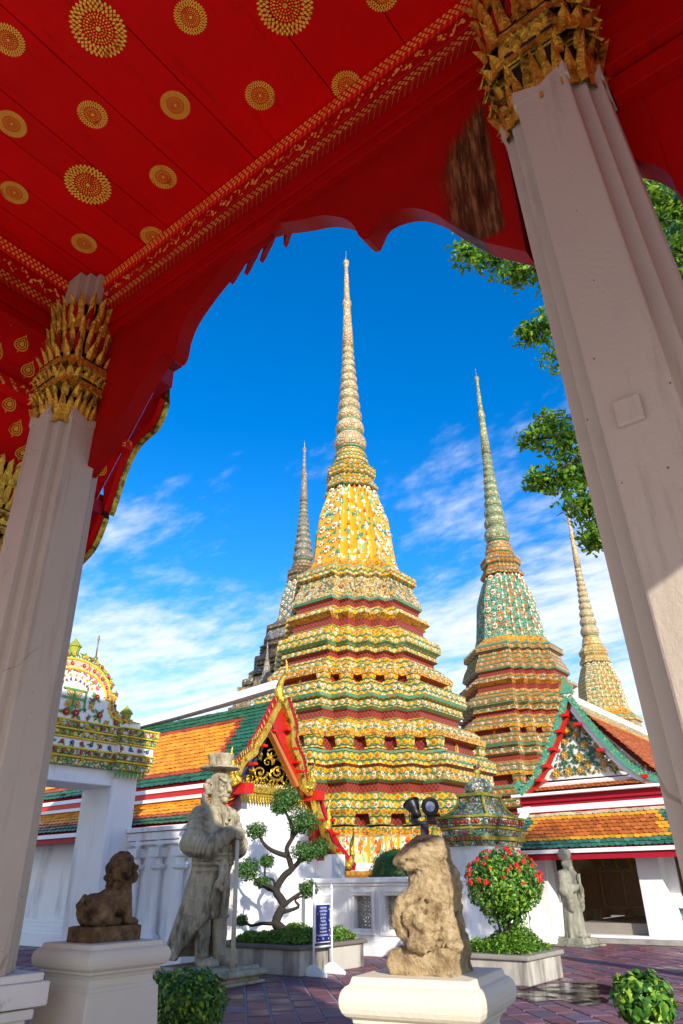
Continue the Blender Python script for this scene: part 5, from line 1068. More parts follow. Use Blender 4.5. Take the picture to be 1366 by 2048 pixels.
# ------------------------------------------------------------------ western guardian
gb = PZ(405, 1968, 0); GXX, GYY = -10.42, 9.72
st = thing('guardian_statue', 'tall grey stone guardian statue in top hat and long coat leaning on a staff', 'statue', (GXX, GYY, 0), math.radians(2))
A = SDF((-.95, -.85, .16), (.85, .85, 3.80), .0155)
for sx, fx in ((-1, .04), (1, .12)):      # legs, boots
    A.cap((fx, sx*.17, .34), (fx-.02, sx*.16, .74), .105, .135); A.cap((fx-.02, sx*.16, .74), (fx-.06, sx*.15, 1.3), .125, .17); A.ell((fx+.15, sx*.18, .30), (.24, .10, .085)); A.ell((fx+.30, sx*.19, .31), (.11, .09, .07)); A.ell((fx, sx*.17, .42), (.125, .12, .05), .015); A.ell((fx, sx*.165, .98), (.15, .145, .04), .012)
def coat(X, Y, Z):
    t = np.clip((1.86-Z)/1.4, 0, 1); cx = -.03-.30*t**1.5; rx = .27+.26*t; ry = .37+.10*t; ang = np.arctan2(Y, X-cx)
    q = np.sqrt(((X-cx)/rx)**2+(Y/ry)**2); d = (q-1)*np.minimum(rx, ry)*.9+.016*np.sin(ang*13+1.0*np.sin(Z*5))*np.clip(t*3, 0, 1)
    hem = np.clip(.34+(X+.30)*1.25, .34, 1.28); d = np.maximum(d, hem-Z); inner = (q-.86)*rx; return np.maximum(np.maximum(d, Z-1.95), np.where(Z < 1.5, -inner*.8, -9))
A.put(coat, (-.95, -.7, .25), (.6, .7, 2.0), .02)
def torso(X, Y, Z):
    t = np.clip((Z-1.75)/.95, 0, 1); rx = .27+.07*np.sin(t*3.0)-.09*t**3; ry = .36+.08*np.sin(t*2.4)-.12*t**4; q = np.sqrt((X/rx)**2+(Y/ry)**2); ang = np.arctan2(Y, X); return np.maximum((q-1)*rx*.9+.006*np.sin(ang*16+Z*14), np.maximum(Z-2.72, 1.7-Z))
A.put(torso, (-.5, -.6, 1.7), (.5, .6, 2.75), .06)
for z, r in ((1.80, .03), (1.87, .034), (1.94, .028)): A.path([(.31*math.cos(a*math.pi/10), .385*math.sin(a*math.pi/10), z+.01*math.sin(a)) for a in range(21)], r, .012)
for s_ in (-1, 1):       # sleeves with folds, cuffs, epaulettes
    A.cap((-.02, s_*.36, 2.56), (.02, s_*.56, 2.12), .19, .195, .07, fold=(.008, 26, 9)); A.cap((.02, s_*.56, 2.10), (.24, s_*.36, 2.05), .20, .17, .06, fold=(.012, 24, 14)); A.cap((.24, s_*.36, 2.05), (.44, s_*.13, 2.25), .165, .115, .05, fold=(.014, 20, 12)); A.cap((.40, s_*.17, 2.22), (.45, s_*.11, 2.27), .14, .135, .015)
    for k in range(7): a = k*.5; A.ell((-.05+.17*math.cos(a), s_*(.43+.06*math.sin(a)), 2.60-.10*math.sin(a)), (.07, .06, .035), .02)
    A.path([(.10, s_*.14, 2.72), (.27, s_*.10, 2.60), (.33, s_*.09, 2.35), (.33, s_*.08, 1.98)], .022, .012)
    A.path([(-.1, s_*.17, 2.74), (.1, s_*.2, 2.72), (.2, s_*.2, 2.62)], .04, .03)
for k in range(7): A.ell((.325, .03*(-1)**k, 2.08+k*.075), (.03, .035, .022), .012)
for zz, yy in ((2.24, .02), (2.31, -.02)):      # two hands folded over the staff head: palm, four fingers, thumb
    s_ = -1 if yy < 0 else 1; A.ell((.51, s_*.045, zz), (.085, .075, .05), .02)
    for f in range(4): A.path([(.565-.012*f*0+.0, s_*(.085-.045*f), zz+.02), (.625-.008*abs(f-1.5), s_*(.075-.045*f), zz-.005), (.63-.012*abs(f-1.5), s_*(.07-.043*f), zz-.075+.012*f)], [.028, .026, .02], .008)
    A.path([(.47, s_*-.03, zz+.035), (.53, s_*-.075, zz+.02), (.57, s_*-.085, zz-.02)], [.03, .027, .02], .008)
A.cap((0, 0, 2.62), (.03, 0, 2.90), .15, .14, .06)                       # neck, head and face
A.ell((.03, 0, 3.12), (.205, .185, .285), .03); A.ell((.09, 0, 2.95), (.165, .15, .15), .05); A.ell((.20, 0, 2.85), (.065, .07, .055), .03)
A.path([(.20, -.14, 3.22), (.245, -.05, 3.175), (.25, 0, 3.155), (.245, .05, 3.175), (.20, .14, 3.22)], [.026, .036, .03, .036, .026], .012)
for s_ in (-1, 1):
    A.ell((.225, s_*.075, 3.105), (.03, .042, .026), .006); A.ell((.205, s_*.105, 3.02), (.05, .06, .05), .03); A.path([(.255, s_*.02, 2.965), (.235, s_*.075, 2.95), (.19, s_*.135, 2.905)], [.02, .02, .012], .008); A.ell((.225, s_*.04, 2.995), (.045, .035, .03), .01)
    A.ell((0, s_*.19, 3.08), (.055, .03, .085), .012); A.ell((.0, s_*.2, 3.08), (.03, .03, .05), .01, 'c')
    for k in range(8): A.ell((-.10-.05*math.sin(k*1.7), s_*(.15+.02*k*.5), 3.18-.065*k), (.075, .055, .05), .012)
A.path([(.235, 0, 3.14), (.285, 0, 3.06), (.295, 0, 3.02)], [.03, .04, .05], .012); A.ell((.25, 0, 2.925), (.03, .06, .014), .006); A.ell((.245, 0, 2.895), (.028, .05, .014), .006); A.cap((.26, -.05, 2.91), (.26, .05, 2.91), .006, .006, .006, 'c')
for k in range(12): A.ell((-.15-.02*math.sin(k*2.1), .16*math.sin(k*1.9), 3.22-.045*k), (.09, .08, .05), .014)
def hat(X, Y, Z):
    r = np.sqrt((X-.03)**2+Y**2*1.05); brim = np.sqrt(np.maximum(r-.35, 0)**2+(Z-3.405-.10*r*r)**2)-.024; brim = np.maximum(brim, r-.375); cr = .185+.08*np.clip((Z-3.4)/.3, 0, 1); crown = np.maximum(r-cr, np.maximum(Z-3.67, 3.38-Z)); band = np.maximum(np.sqrt((r-.205)**2+(np.maximum(abs(Z-3.475)-.03, 0))**2)-.014, -9); return np.minimum(np.minimum(brim, crown), band)
A.put(hat, (-.4, -.4, 3.3), (.45, .4, 3.75), .012)
A.path([(.32, -.10, 1.80), (.36, -.12, 1.62), (.33, -.16, 1.45), (.37, -.10, 1.38)], [.05, .06, .05, .03], .02); A.path([(.34, -.02, 1.80), (.38, -.05, 1.55), (.35, .0, 1.30), (.31, -.03, 1.02)], [.05, .055, .05, .02], .02); A.ell((.34, -.07, 1.82), (.06, .07, .06), .02); A.path([(.30, -.2, 1.5), (.27, -.24, 1.2), (.22, -.26, .98)], [.03, .035, .02], .02)
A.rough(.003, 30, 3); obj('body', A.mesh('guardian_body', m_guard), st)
MB().tube([(.60, 0, .24), (.585, .005, 1.2), (.57, 0, 2.26)], [.040, .038, .036], 10).build('staff', M('pale_stone_staff', (.52, .46, .34), .85, .2, 6, .4, 40, .006), st, True)
b = MB(); b.loft([[(sx*r*1.0+.02, sy_*r*.88, z) for sx, sy_ in ((-1, -1), (1, -1), (1, 1), (-1, 1))] for r, z in ((.74, 0), (.74, .05), (.66, .055), (.66, .10), (.76, .12), (.77, .17), (.72, .21), (.66, .215), (.66, .26))]); b.build('plinth', m_guard, st, bevel=.02)
# ------------------------------------------------------------------ bearded elder
el = thing('elder_statue', 'small grey stone statue of a bearded elder in robes before the open hall', 'statue', (-7.78, 19.55, 0), math.radians(-12))
A = SDF((-.5, -.5, .1), (.55, .5, 2.25), .0145)
def robe(X, Y, Z):
    t = np.clip((1.1-Z)/1.0, 0, 1); rx = .20+.06*t; ry = .23+.07*t; ang = np.arctan2(Y, X); return np.maximum((np.sqrt((X/rx)**2+(Y/ry)**2)-1)*rx*.9+.012*np.sin(ang*11+2*np.sin(Z*4))*t, np.maximum(Z-1.3, .16-Z))
A.put(robe, (-.4, -.4, .16), (.4, .4, 1.35), .03); A.ell((0, 0, 1.35), (.22, .27, .34), .06); A.ell((-.03, 0, 1.55), (.19, .28, .14), .06)
for s_ in (-1, 1):
    A.cap((0, s_*.24, 1.55), (.05, s_*.31, 1.2), .12, .14, .05, fold=(.005, 20, 10)); A.cap((.05, s_*.31, 1.2), (.25, s_*.06, 1.28), .13, .09, .04, fold=(.005, 18, 12)); A.cap((.12, s_*.25, 1.12), (.14, s_*.22, .80), .11, .07, .04, fold=(.006, 12, 22)); A.ell((.12, s_*.13, .2), (.14, .07, .06)); A.ell((.29, s_*.04, 1.31), (.06, .06, .045), .02)
    for f in range(4): A.cap((.30, s_*(.01+.022*f), 1.34), (.335, s_*(.0+.018*f), 1.29), .016, .013, .006)
    A.ell((.13, s_*.05, 1.845), (.02, .026, .014), .006); A.ell((0, s_*.125, 1.82), (.035, .02, .05), .01); A.path([(.14, s_*.02, 1.77), (.13, s_*.07, 1.70), (.12, s_*.08, 1.58)], .02, .01)
A.cap((0, 0, 1.55), (.02, 0, 1.75), .09, .09, .04); A.ell((.02, 0, 1.82), (.13, .12, .16), .02); A.path([(.14, 0, 1.85), (.165, 0, 1.80)], [.018, .026], .01); A.path([(.14, -.07, 1.885), (.155, 0, 1.87), (.14, .07, 1.885)], .018, .01)
A.path([(.12, 0, 1.70), (.19, 0, 1.55), (.21, 0, 1.38), (.22, 0, 1.30)], [.075, .075, .055, .02], .03)
def cap_(X, Y, Z):
    r = np.sqrt(X**2+Y**2); rr = .135+.03*np.sin((Z-1.93)*16); return np.maximum(r-rr, np.maximum(Z-2.15+.5*r*r, 1.91-Z))
A.put(cap_, (-.2, -.2, 1.9), (.2, .2, 2.2), .012); A.ell((-.02, 0, 2.12), (.10, .10, .06), .02)
for k in range(10): A.ell((.20+.03*math.sin(k), .2*math.sin(k*1.3), .24), (.06, .06, .05), .02)
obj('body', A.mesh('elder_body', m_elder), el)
MB().tube([(.33, -.03, 1.05), (.34, -.03, 1.3), (.36, -.03, 1.58)], [.02, .035, .03], 8).build('staff', m_elder, el, True)
b = MB(); b.loft([[(sx*r+.03, sy_*r*.9, z) for sx, sy_ in ((-1, -1), (1, -1), (1, 1), (-1, 1))] for r, z in ((.50, 0), (.50, .05), (.38, .06), (.36, .14), (.34, .19))]); b.build('plinth', m_elder, el, bevel=.02)
# ------------------------------------------------------------------ lions on pedestals
m_pedR = M('cream_pedestal_paint', (.70, .63, .50), .75, .05, 2, .5, 30, .008, dirt=(.50, .34, .20), ds=3.2, da=(.68, .76)); m_pedL = M('grey_pedestal_paint', (.60, .55, .46), .8, .10, 2, .4, 30, .008, dirt=(.30, .25, .18), ds=2.6, da=(.62, .85))  # cream paint on the right pedestal, greyer paint on the left
def pedestal(x, y, zt, h, mt, label):
    p = thing('lion_pedestal', label, 'pedestal', (x, y, 0), 0, 'pedestals at the porch steps')
    pr = [(.345, 0), (.335, zt-.60), (.318, zt-.31), (.318, zt-.285), (.305, zt-.28), (.30, zt-.262), (.285, zt-.25), (.282, zt-.215), (.30, zt-.185), (.318, zt-.18), (.318, zt-.163)]
    pr += [(.33+.042*math.sin(a), zt-.095-.062*math.cos(a)) for a in [math.pi*i/8 for i in range(9)]]+[(.325, zt-.022), (.318, zt)]
    k = h/.37; b = MB(); b.loft([[(sx*r*k, sy_*r*k, z) for sx, sy_ in ((-1, -1), (1, -1), (1, 1), (-1, 1))] for r, z in pr]); b.build('pedestal_block', mt, p, bevel=.008); return p
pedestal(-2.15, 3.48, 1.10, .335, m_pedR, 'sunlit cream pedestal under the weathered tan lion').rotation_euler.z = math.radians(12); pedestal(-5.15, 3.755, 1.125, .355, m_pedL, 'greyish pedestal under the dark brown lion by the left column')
lr = thing('stone_lion', 'eroded tan stone lion on the sunlit cream pedestal', 'statue', (-2.13, 3.46, 1.10), YAW, 'stone lions at the porch steps')
A = SDF((-.30, -.30, .03), (.30, .30, .66), .0085)
A.ell((-.055, -.06, .22), (.115, .12, .125), .03); A.ell((-.13, -.03, .25), (.05, .09, .09), .03); A.ell((-.05, .08, .20), (.11, .10, .12), .03); A.cap((.02, 0, .20), (.015, .02, .42), .135, .105, .05); A.ell((.09, .0, .33), (.06, .10, .11), .04); A.ell((.10, -.01, .42), (.045, .09, .06), .03)
for z, r in ((.13, .05), (.20, .045), (.27, .045), (.36, .04), (.43, .035)): A.ell((.135, -.02+.1*(z % .04), z), (r, r*1.3, r), .02)
A.cap((.07, -.09, .28), (.10, -.11, .12), .05, .045, .02); A.cap((.12, .08, .28), (.14, .09, .12), .05, .045, .02); A.ell((.10, -.13, .115), (.05, .06, .03), .02); A.ell((-.06, -.15, .125), (.07, .05, .035), .02)
A.ell((.0, .0, .515), (.125, .125, .068), .02); A.ell((-.07, -.03, .495), (.085, .09, .038), .03); A.ell((.03, 0, .56), (.085, .09, .038), .03); A.ell((.08, .02, .52), (.045, .08, .045), .03); A.path([(-.15, -.04, .475), (-.08, -.08, .465), (.02, -.10, .47)], [.02, .026, .02], .02)
A.ell((.035, 0, .43), (.095, .11, .10), .03); A.ell((.03, -.02, .35), (.115, .12, .09), .04); A.ell((-.06, -.03, .49), (.10, .10, .035), .02); A.ell((-.17, -.02, .39), (.085, .25, .042), .02, 'c')
for a0, a1, rr_ in ((.3, 5.2, .085), (.8, 4.6, .05)):
    A.path([(-.055+rr_*math.cos(a0+(a1-a0)*k/10), -.185+.06*(rr_/.085)**2, .225+rr_*math.sin(a0+(a1-a0)*k/10)) for k in range(11)], .011, .008, 'c')
A.path([(.03, -.16, .30), (.05, -.17, .2), (.05, -.16, .12)], .014, .01, 'c'); A.path([(-.02, -.14, .40), (.06, -.15, .38), (.12, -.12, .40)], .012, .01, 'c'); A.path([(-.10, -.11, .485), (-.02, -.135, .475), (.08, -.12, .48)], .010, .008, 'c')
for k in range(6): A.path([(-.04+.03*k, -.13, .44), (-.035+.03*k, -.15, .40), (-.045+.03*k, -.15, .36)], .009, .008, 'c')
A.rough(.0045, 30, 5); A.rough(.0028, 85, 6)
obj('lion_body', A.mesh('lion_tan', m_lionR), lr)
A = SDF((-.22, -.22, -.02), (.22, .22, .13), .011)
def slabf(X, Y, Z):
    q = np.maximum(np.maximum(abs(X+.0)-.165, abs(Y)-.15), np.maximum(Z-.105, -.01-Z)); return q+.006*np.sin(X*40)*np.sin(Y*37+1)+.005*np.sin(Z*70+X*30)
A.put(slabf, (-.2, -.2, -.02), (.2, .2, .12), .01); o = obj('lion_base', A.mesh('lion_tan_base', m_lionR), lr); o.rotation_euler = (0, 0, -YAW+math.radians(12))
ll = thing('stone_lion', 'dark brown stone lion with curled mane on the greyish pedestal', 'statue', (-5.15, 3.755, 1.125), 0, 'stone lions at the porch steps'); ll.scale = (.84,)*3
A = SDF((-.26, -.34, .10), (.26, .34, .72), .0085); Z0 = .115
def z_(v): return Z0+v
for s_ in (-1, 1):
    A.ell((s_*.085, -.12, z_(.11)), (.085, .13, .12), .03); A.ell((s_*.115, -.02, z_(.035)), (.05, .09, .038), .02); A.cap((s_*.075, .13, z_(.22)), (s_*.08, .165, z_(.04)), .052, .043, .02); A.ell((s_*.08, .20, z_(.03)), (.05, .065, .033), .02); A.ell((s_*.07, .19, z_(.445)), (.035, .03, .025), .01); A.ell((s_*.13, .06, z_(.47)), (.03, .045, .05), .015)
    for q in range(3): A.ell((s_*.08+(q-1)*.026, .255, z_(.025)), (.015, .02, .02), .006)
A.ell((0, -.16, z_(.13)), (.13, .12, .13), .03); A.cap((0, -.10, z_(.14)), (0, .06, z_(.22)), .11, .11, .04); A.ell((0, .11, z_(.27)), (.125, .095, .20), .03); A.ell((0, .10, z_(.44)), (.14, .125, .135), .02); A.ell((0, .10, z_(.545)), (.10, .10, .045), .02)
A.ell((0, .215, z_(.385)), (.085, .06, .055), .02); A.ell((0, .25, z_(.41)), (.04, .03, .025), .01); A.cap((-.06, .262, z_(.37)), (.06, .262, z_(.37)), .012, .012, .01, 'c'); A.path([(-.09, .20, z_(.47)), (0, .235, z_(.455)), (.09, .20, z_(.47))], .022, .012)
for k in range(90):
    th_, ph = rnd.uniform(0, math.pi*1.0), rnd.uniform(0, 6.28); d = Vector((math.sin(th_)*math.cos(ph), math.sin(th_)*math.sin(ph), math.cos(th_)))
    if d.y > .45: continue
    A.ell((d.x*.13, .10+d.y*.13, z_(.42)+d.z*.16), .03, .004)
A.path([(0, -.27, z_(.08)), (0, -.285, z_(.16)), (0, -.26, z_(.24))], [.035, .04, .02], .015)
for k in range(8): A.ell((rnd.uniform(-.06, .06), -.25+rnd.uniform(-.02, .03), z_(.08+.02*k)), .024, .006)
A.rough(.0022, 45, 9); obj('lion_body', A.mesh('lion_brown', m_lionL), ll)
A = SDF((-.24, -.32, -.02), (.24, .32, .14), .011)
def slabg(X, Y, Z): return np.maximum(np.maximum(abs(X)-.19, abs(Y)-.26), np.maximum(Z-.118, -.01-Z))+.005*np.sin(X*40)*np.sin(Y*33)
A.put(slabg, (-.24, -.32, -.02), (.24, .32, .14), .01); obj('lion_base', A.mesh('lion_brown_base', m_lionL), ll)
# ================================================================== plants
def leafmat(name, c1, c2, c3=None, trans=.25):
    t = NT(name); r = t.geo.outputs['Random Per Island']; c = t.ramp(r, [(0, c1), (.6, c2), (1, c3 or c2)]); t.b.inputs['Transmission Weight'].default_value = 0
    t.done(c, .42, 0, .4); tl = t.n('ShaderNodeBsdfTranslucent'); t.put(tl.inputs[0], t.mix(.5, c, (.25, .35, .02))); ms = t.n('ShaderNodeMixShader'); ms.inputs[0].default_value = trans; t.l(t.b.outputs[0], ms.inputs[1]); t.l(tl.outputs[0], ms.inputs[2]); t.l(ms.outputs[0], t.t.nodes['Material Output'].inputs[0]); return t.mat
m_leafB = leafmat('bonsai_leaf', (.014, .055, .012), (.04, .13, .02), (.13, .26, .04)); m_leafS = leafmat('shrub_leaf', (.018, .08, .010), (.075, .23, .02), (.32, .48, .04)); m_leafT = leafmat('tree_leaf', (.035, .13, .015), (.12, .30, .02), (.36, .52, .04), .5); m_leafG = leafmat('fern_leaf', (.04, .12, .015), (.12, .27, .02), (.26, .42, .05)); m_leafD = leafmat('topiary_leaf', (.015, .06, .012), (.03, .11, .02), (.06, .17, .03))
m_bark = M('bark', (.075, .055, .045), .9, .4, 8, .8, 30, .02); m_barkB = M('bonsai_bark', (.032, .026, .023), .9, .4, 12, .8, 40, .015)
def leaves(n, sampler, size, seed=1, aspect=.5, jitter=.5, upward=.3):
    """n separate folded leaves; sampler(rng)-> centres (n,3) and outward normals (n,3)"""
    g = np.random.default_rng(seed); C, Nn = sampler(g, n); Nn = Nn+g.normal(0, jitter, (n, 3)); Nn[:, 2] += upward; Nn /= np.linalg.norm(Nn, axis=1)[:, None]+1e-9
    T_ = g.normal(0, 1, (n, 3)); T_ -= Nn*(T_*Nn).sum(1)[:, None]; T_ /= np.linalg.norm(T_, axis=1)[:, None]+1e-9; B_ = np.cross(Nn, T_); s = (size*g.uniform(.6, 1.3, n))[:, None]
    P = [C-T_*s*.5, C+B_*s*aspect*.5-Nn*s*.04+T_*s*.05, C+T_*s*.5-Nn*s*.12, C-B_*s*aspect*.5-Nn*s*.04+T_*s*.05, C+Nn*s*.07]
    V = np.stack(P, 1).reshape(-1, 3); i = np.arange(n)[:, None]*5; F = np.concatenate([i+np.array([[0, 1, 4]]), i+np.array([[1, 2, 4]]), i+np.array([[2, 3, 4]]), i+np.array([[3, 0, 4]])]); return V, F
def ball(c, r, shell=.35, flat=1.0, lump=.12):
    c = np.array(c); r = np.array(r if not isinstance(r, (int, float)) else (r, r, r))
    def f(g, n):
        d = g.normal(0, 1, (n, 3)); d /= np.linalg.norm(d, axis=1)[:, None]; k = 1-shell*g.random(n)**1.6; k *= 1+lump*np.sin(d[:, 0]*7+c[0]*3)*np.sin(d[:, 1]*6+1)*np.sin(d[:, 2]*8+c[2]); return c+d*k[:, None]*r, d
    return f
def foliage(name, groups, mat, parent):
    Vs, Fs, o = [], [], 0
    for V, F in groups: Vs.append(V); Fs.append(F+o); o += len(V)
    return obj(name, rawmesh(name, np.concatenate(Vs), np.concatenate(Fs), mat), parent)
# --- cloud pruned tree
DB = 16.35
def BP(px, py, dd=0.0): return PD(px, py, DB+dd)
bt = thing('cloud_pruned_tree', 'bonsai style tree with round leaf pads before the white gable wall', 'tree')
b = MB()
def limb(pts, r0, r1, dd=0.0, wob=.0):
    P = smooth([BP(x, y, dd*i/(len(pts)-1)) for i, (x, y) in enumerate(pts)], 4); n = len(P); b.tube(P, [r0+(r1-r0)*(i/(n-1)) for i in range(n)], 8)
limb([(572, 1868), (560, 1856), (552, 1846), (558, 1827), (567, 1811), (562, 1798), (553, 1785), (555, 1772), (569, 1751), (582, 1739), (580, 1724), (575, 1709), (574, 1695), (584, 1677), (594, 1662)], .105, .04)
b.build('trunk', m_barkB, bt, True)
for pts, r0, r1, dd in (([(584, 1677), (583, 1650), (570, 1622)], .05, .025, .1), ([(590, 1668), (600, 1655), (606, 1645)], .045, .02, -.1), ([(575, 1712), (548, 1703), (529, 1689), (518, 1670)], .055, .025, -.2), ([(583, 1740), (600, 1722), (613, 1716), (636, 1706)], .055, .02, .2), ([(592, 1733), (597, 1718), (604, 1708)], .03, .02, -.1), ([(553, 1784), (540, 1773), (516, 1764), (500, 1745)], .05, .02, -.25), ([(551, 1778), (546, 1759), (530, 1756), (531, 1728)], .035, .018, .2), ([(547, 1782), (534, 1778), (524, 1768)], .03, .015, 0), ([(566, 1812), (595, 1790), (613, 1780)], .05, .022, .2), ([(560, 1826), (597, 1814), (590, 1800), (610, 1790)], .04, .015, -.15), ([(556, 1848), (524, 1847), (503, 1851), (488, 1844)], .04, .018, -.2)):
    b = MB(); limb(pts, r0, r1, dd); b.build('branch', m_barkB, bt, True)
for k, (px, py, rx, ry, dd) in enumerate(((573, 1598, 33, 26, .1), (608, 1643, 33, 25, -.1), (512, 1661, 23, 16, -.2), (611, 1703, 29, 20, -.1), (640, 1696, 20, 20, .2), (496, 1739, 25, 20, -.25), (534, 1722, 17, 12, .2), (524, 1765, 18, 10, 0), (617, 1778, 20, 17, .2), (484, 1840, 12, 10, -.2), (560, 1615, 20, 14, -.1))):
    c = BP(px, py, dd); s_ = 1/96; R_ = (rx*s_*.95, rx*s_*.95, ry*s_)
    foliage('leaf_pad', [leaves(int(1500*rx*ry/600)+260, ball(c, (R_[0]*1.04, R_[1]*1.04, R_[2]*1.02), .65, lump=.3), .052, 10+k)], m_leafB, bt)
# planter
pl_ = thing('stone_planter', 'stained low stone planter holding the cloud pruned tree', 'planter')
m_plant = M('stained_planter', (.46, .43, .38), .9, .15, 2, .4, 40, .008, dirt=(.07, .06, .05), ds=1.8, da=(.43, .62), streak=True)
X0, X1, Y0, Y1 = -11.95, -9.55, 11.15, 13.2
MB().box(X0+.06, X1-.06, Y0+.06, Y1-.06, 0, .40).build('planter_body', m_plant, pl_, bevel=.02); MB().box(X0, X1, Y0, Y1, .40, .47).build('planter_rim', M('dark_rim', (.15, .13, .11), .9, .3, 3, .3, 30, .01), pl_, bevel=.02)
fg = thing('fern_bed', 'low yellow green ferns filling the planter of the cloud pruned tree', 'ferns')
def bed(x0, x1, y0, y1, z, h):
    def f(g, n):
        x = g.uniform(x0, x1, n); y = g.uniform(y0, y1, n); e = np.minimum(np.minimum(x-x0, x1-x), np.minimum(y-y0, y1-y)); zz = z+h*np.clip(e*3+.35, 0, 1)*(g.random(n)**.5)*(.75+.4*np.sin(x*5)*np.sin(y*4+1)); return np.stack([x, y, zz], 1), np.stack([g.normal(0, .5, n), g.normal(0, .5, n), np.ones(n)], 1)
    return f
foliage('fronds', [leaves(6500, bed(X0+.45, X1-.15, Y0+.15, Y1-.15, .46, .26), .10, 40, .32, .6, .4)], m_leafG, fg)
# --- flowering bush in planter
pb_ = thing('stone_planter', 'square stone planter under the red flowered bush', 'planter'); X0, X1, Y0, Y1 = -7.05, -5.62, 12.05, 13.5
MB().box(X0+.05, X1-.05, Y0+.05, Y1-.05, 0, .34).build('planter_body', m_plant, pb_, bevel=.02); MB().box(X0, X1, Y0, Y1, .34, .41).build('planter_rim', M('grey_rim', (.26, .24, .21), .9, .3, 3, .3, 30, .01), pb_, bevel=.02)
fb = thing('fern_bed', 'low yellow green foliage filling the planter of the red flowered bush', 'ferns'); foliage('fronds', [leaves(3400, bed(X0+.12, X1-.12, Y0+.12, Y1-.12, .40, .36), .08, 41, .4, .6, .4)], m_leafG, fb)
ix = thing('flowering_bush', 'round green bush dotted with red flower clusters in the square planter', 'bush'); cx, cy = -6.27, 12.80
for k in range(11):
    a = k*2.4; r0, r1 = .05+.05*rnd.random(), .22+.25*rnd.random(); P = smooth([(cx+r0*math.cos(a), cy+r0*math.sin(a), .40), (cx+r0*1.6*math.cos(a+.3), cy+r0*1.6*math.sin(a+.3), .75), (cx+r1*math.cos(a), cy+r1*math.sin(a), 1.25)]); MB().tube(P, [.032-.018*i/(len(P)-1) for i in range(len(P))], 6).build('stem', m_barkB, ix, True)
cc = np.array((cx, cy, 1.42)); RB = (.66, .66, .56)
foliage('crown', [leaves(5200, ball(cc, RB, .45, lump=.10), .085, 50, .5), leaves(700, ball(cc-np.array((0, 0, .38)), (.42, .42, .40), .8), .08, 51)], m_leafS, ix)
m_redfl = M('red_petal', (.62, .015, .02), .5, .3, 9); BL = MB()
g = np.random.default_rng(3)
for k in range(16):
    d = Vector(g.normal(0, 1, 3)).normalized(); d.z = abs(d.z)*.7+.2; d.normalize(); s_ = d.cross(Vector((.3, .2, .9))).normalized(); q = d.cross(s_); BL.add([d*.75+s_*.3, d*.85+q*.3, d*.75-s_*.3, d*.85-q*.3], [(0, 1, 2, 3)])
its = []
for k in range(140):
    d = Vector(g.normal(0, 1, 3)).normalized(); 
    if d.z < -.35: continue
    d.z = d.z*.7+.25; d.normalize(); its.append((scaled(frame(Vector(cc)+Vector((d.x*RB[0], d.y*RB[1], d.z*RB[2]))*1.0, d.orthogonal(), d), g.uniform(.035, .062)), 0))
pieces('flower_cluster', BL, m_redfl, its, ix)
# --- clipped shrubs near the porch
def shrub(label, c, r, n, seed, size=.075, mt=None, trunk=True):
    s_ = thing('round_shrub', label, 'shrub', group='clipped round shrubs by the porch')
    foliage('leaf_mass', [leaves(n, ball(c, (r, r, r*.92), .5, lump=.14), size, seed, .6)], mt or m_leafS, s_)
    bb = MB()
    for k in range(4): a = k*1.6; bb = MB(); bb.tube([(c[0], c[1], 0), (c[0]+.1*math.cos(a), c[1]+.1*math.sin(a), c[2]*.5), (c[0]+r*.6*math.cos(a), c[1]+r*.6*math.sin(a), c[2]+r*.2)], [.025, .02, .01], 5); bb.build('stem', m_bark, s_)
c = PZ(385, 2010, .42); shrub('round clipped shrub at the foot of the guardian statue plinth', (c.x, c.y, .42), .34, 3200, 60, .06)
c = PZ(322, 2000, .42); shrub('shrub half hidden behind the greyish lion pedestal', (c.x-.05, c.y+.1, .40), .30, 2000, 61, .06)
c = PZ(1288, 2002, .42); shrub('round broad leaved shrub by the puddle at the lower right corner', (c.x, c.y, .42), .29, 900, 62, .10)
tp = thing('topiary_dome', 'smooth dark green clipped dome behind the lattice window wall', 'topiary'); c = PD(792, 1745, 20.5); MB().lathe([(.02, .95), (.5, 1.1), (.66, 1.5), (.55, 1.95), (.3, 2.15), (.02, 2.22)], (c.x, c.y), 16).build('inner_mass', m_leafD, tp, True)
foliage('leaf_mass', [leaves(5200, ball((c.x, c.y, 1.55), (.72, .72, .72), .22, lump=.03), .055, 63, .6, .35)], m_leafD, tp); MB().tube([(c.x, c.y, 0), (c.x+.02, c.y, .7), (c.x, c.y, 1.4)], [.09, .07, .05], 8).build('stem', m_bark, tp)
# --- tall tree to the right, crown reaching over the court
tr_ = thing('leafy_tree', 'tall leafy tree reaching in behind the right column', 'tree'); tb = Vector((3.4, 10.2, 0))
b = MB(); b.tube(smooth([tb, tb+Vector((-.1, 0, 1.6)), tb+Vector((-.35, -.1, 3.4)), tb+Vector((-.6, -.2, 5.2))]), [.34-.012*i for i in range(13)], 10); b.build('trunk', m_bark, tr_, True)
fork = tb+Vector((-.6, -.2, 5.2)); pads = []
for px, py, D_, r in ((935, 505, 9.2, .36), (985, 520, 9.1, .34), (1035, 545, 9, .34), (1040, 500, 9.0, .3), (1090, 520, 9.0, .6), (1060, 668, 9, .26), (1095, 650, 9, .34), (1140, 700, 9.1, .5), (1100, 845, 9, .26), (1065, 878, 9, .24), (1130, 880, 9, .4), (1180, 930, 9.2, .5), (1075, 960, 9, .24), (1125, 960, 9.1, .32), (1170, 1010, 9.1, .4), (1190, 1075, 9.1, .28), (1240, 1040, 9.3, .5), (1300, 400, 8.6, .5), (1345, 420, 8.8, .5), (1330, 520, 8.8, .45), (1366, 580, 9, .5), (1310, 350, 9, .4), (1400, 480, 9, .8), (1355, 340, 9.2, .45)):
    pads.append((PD(px, py, D_), r))
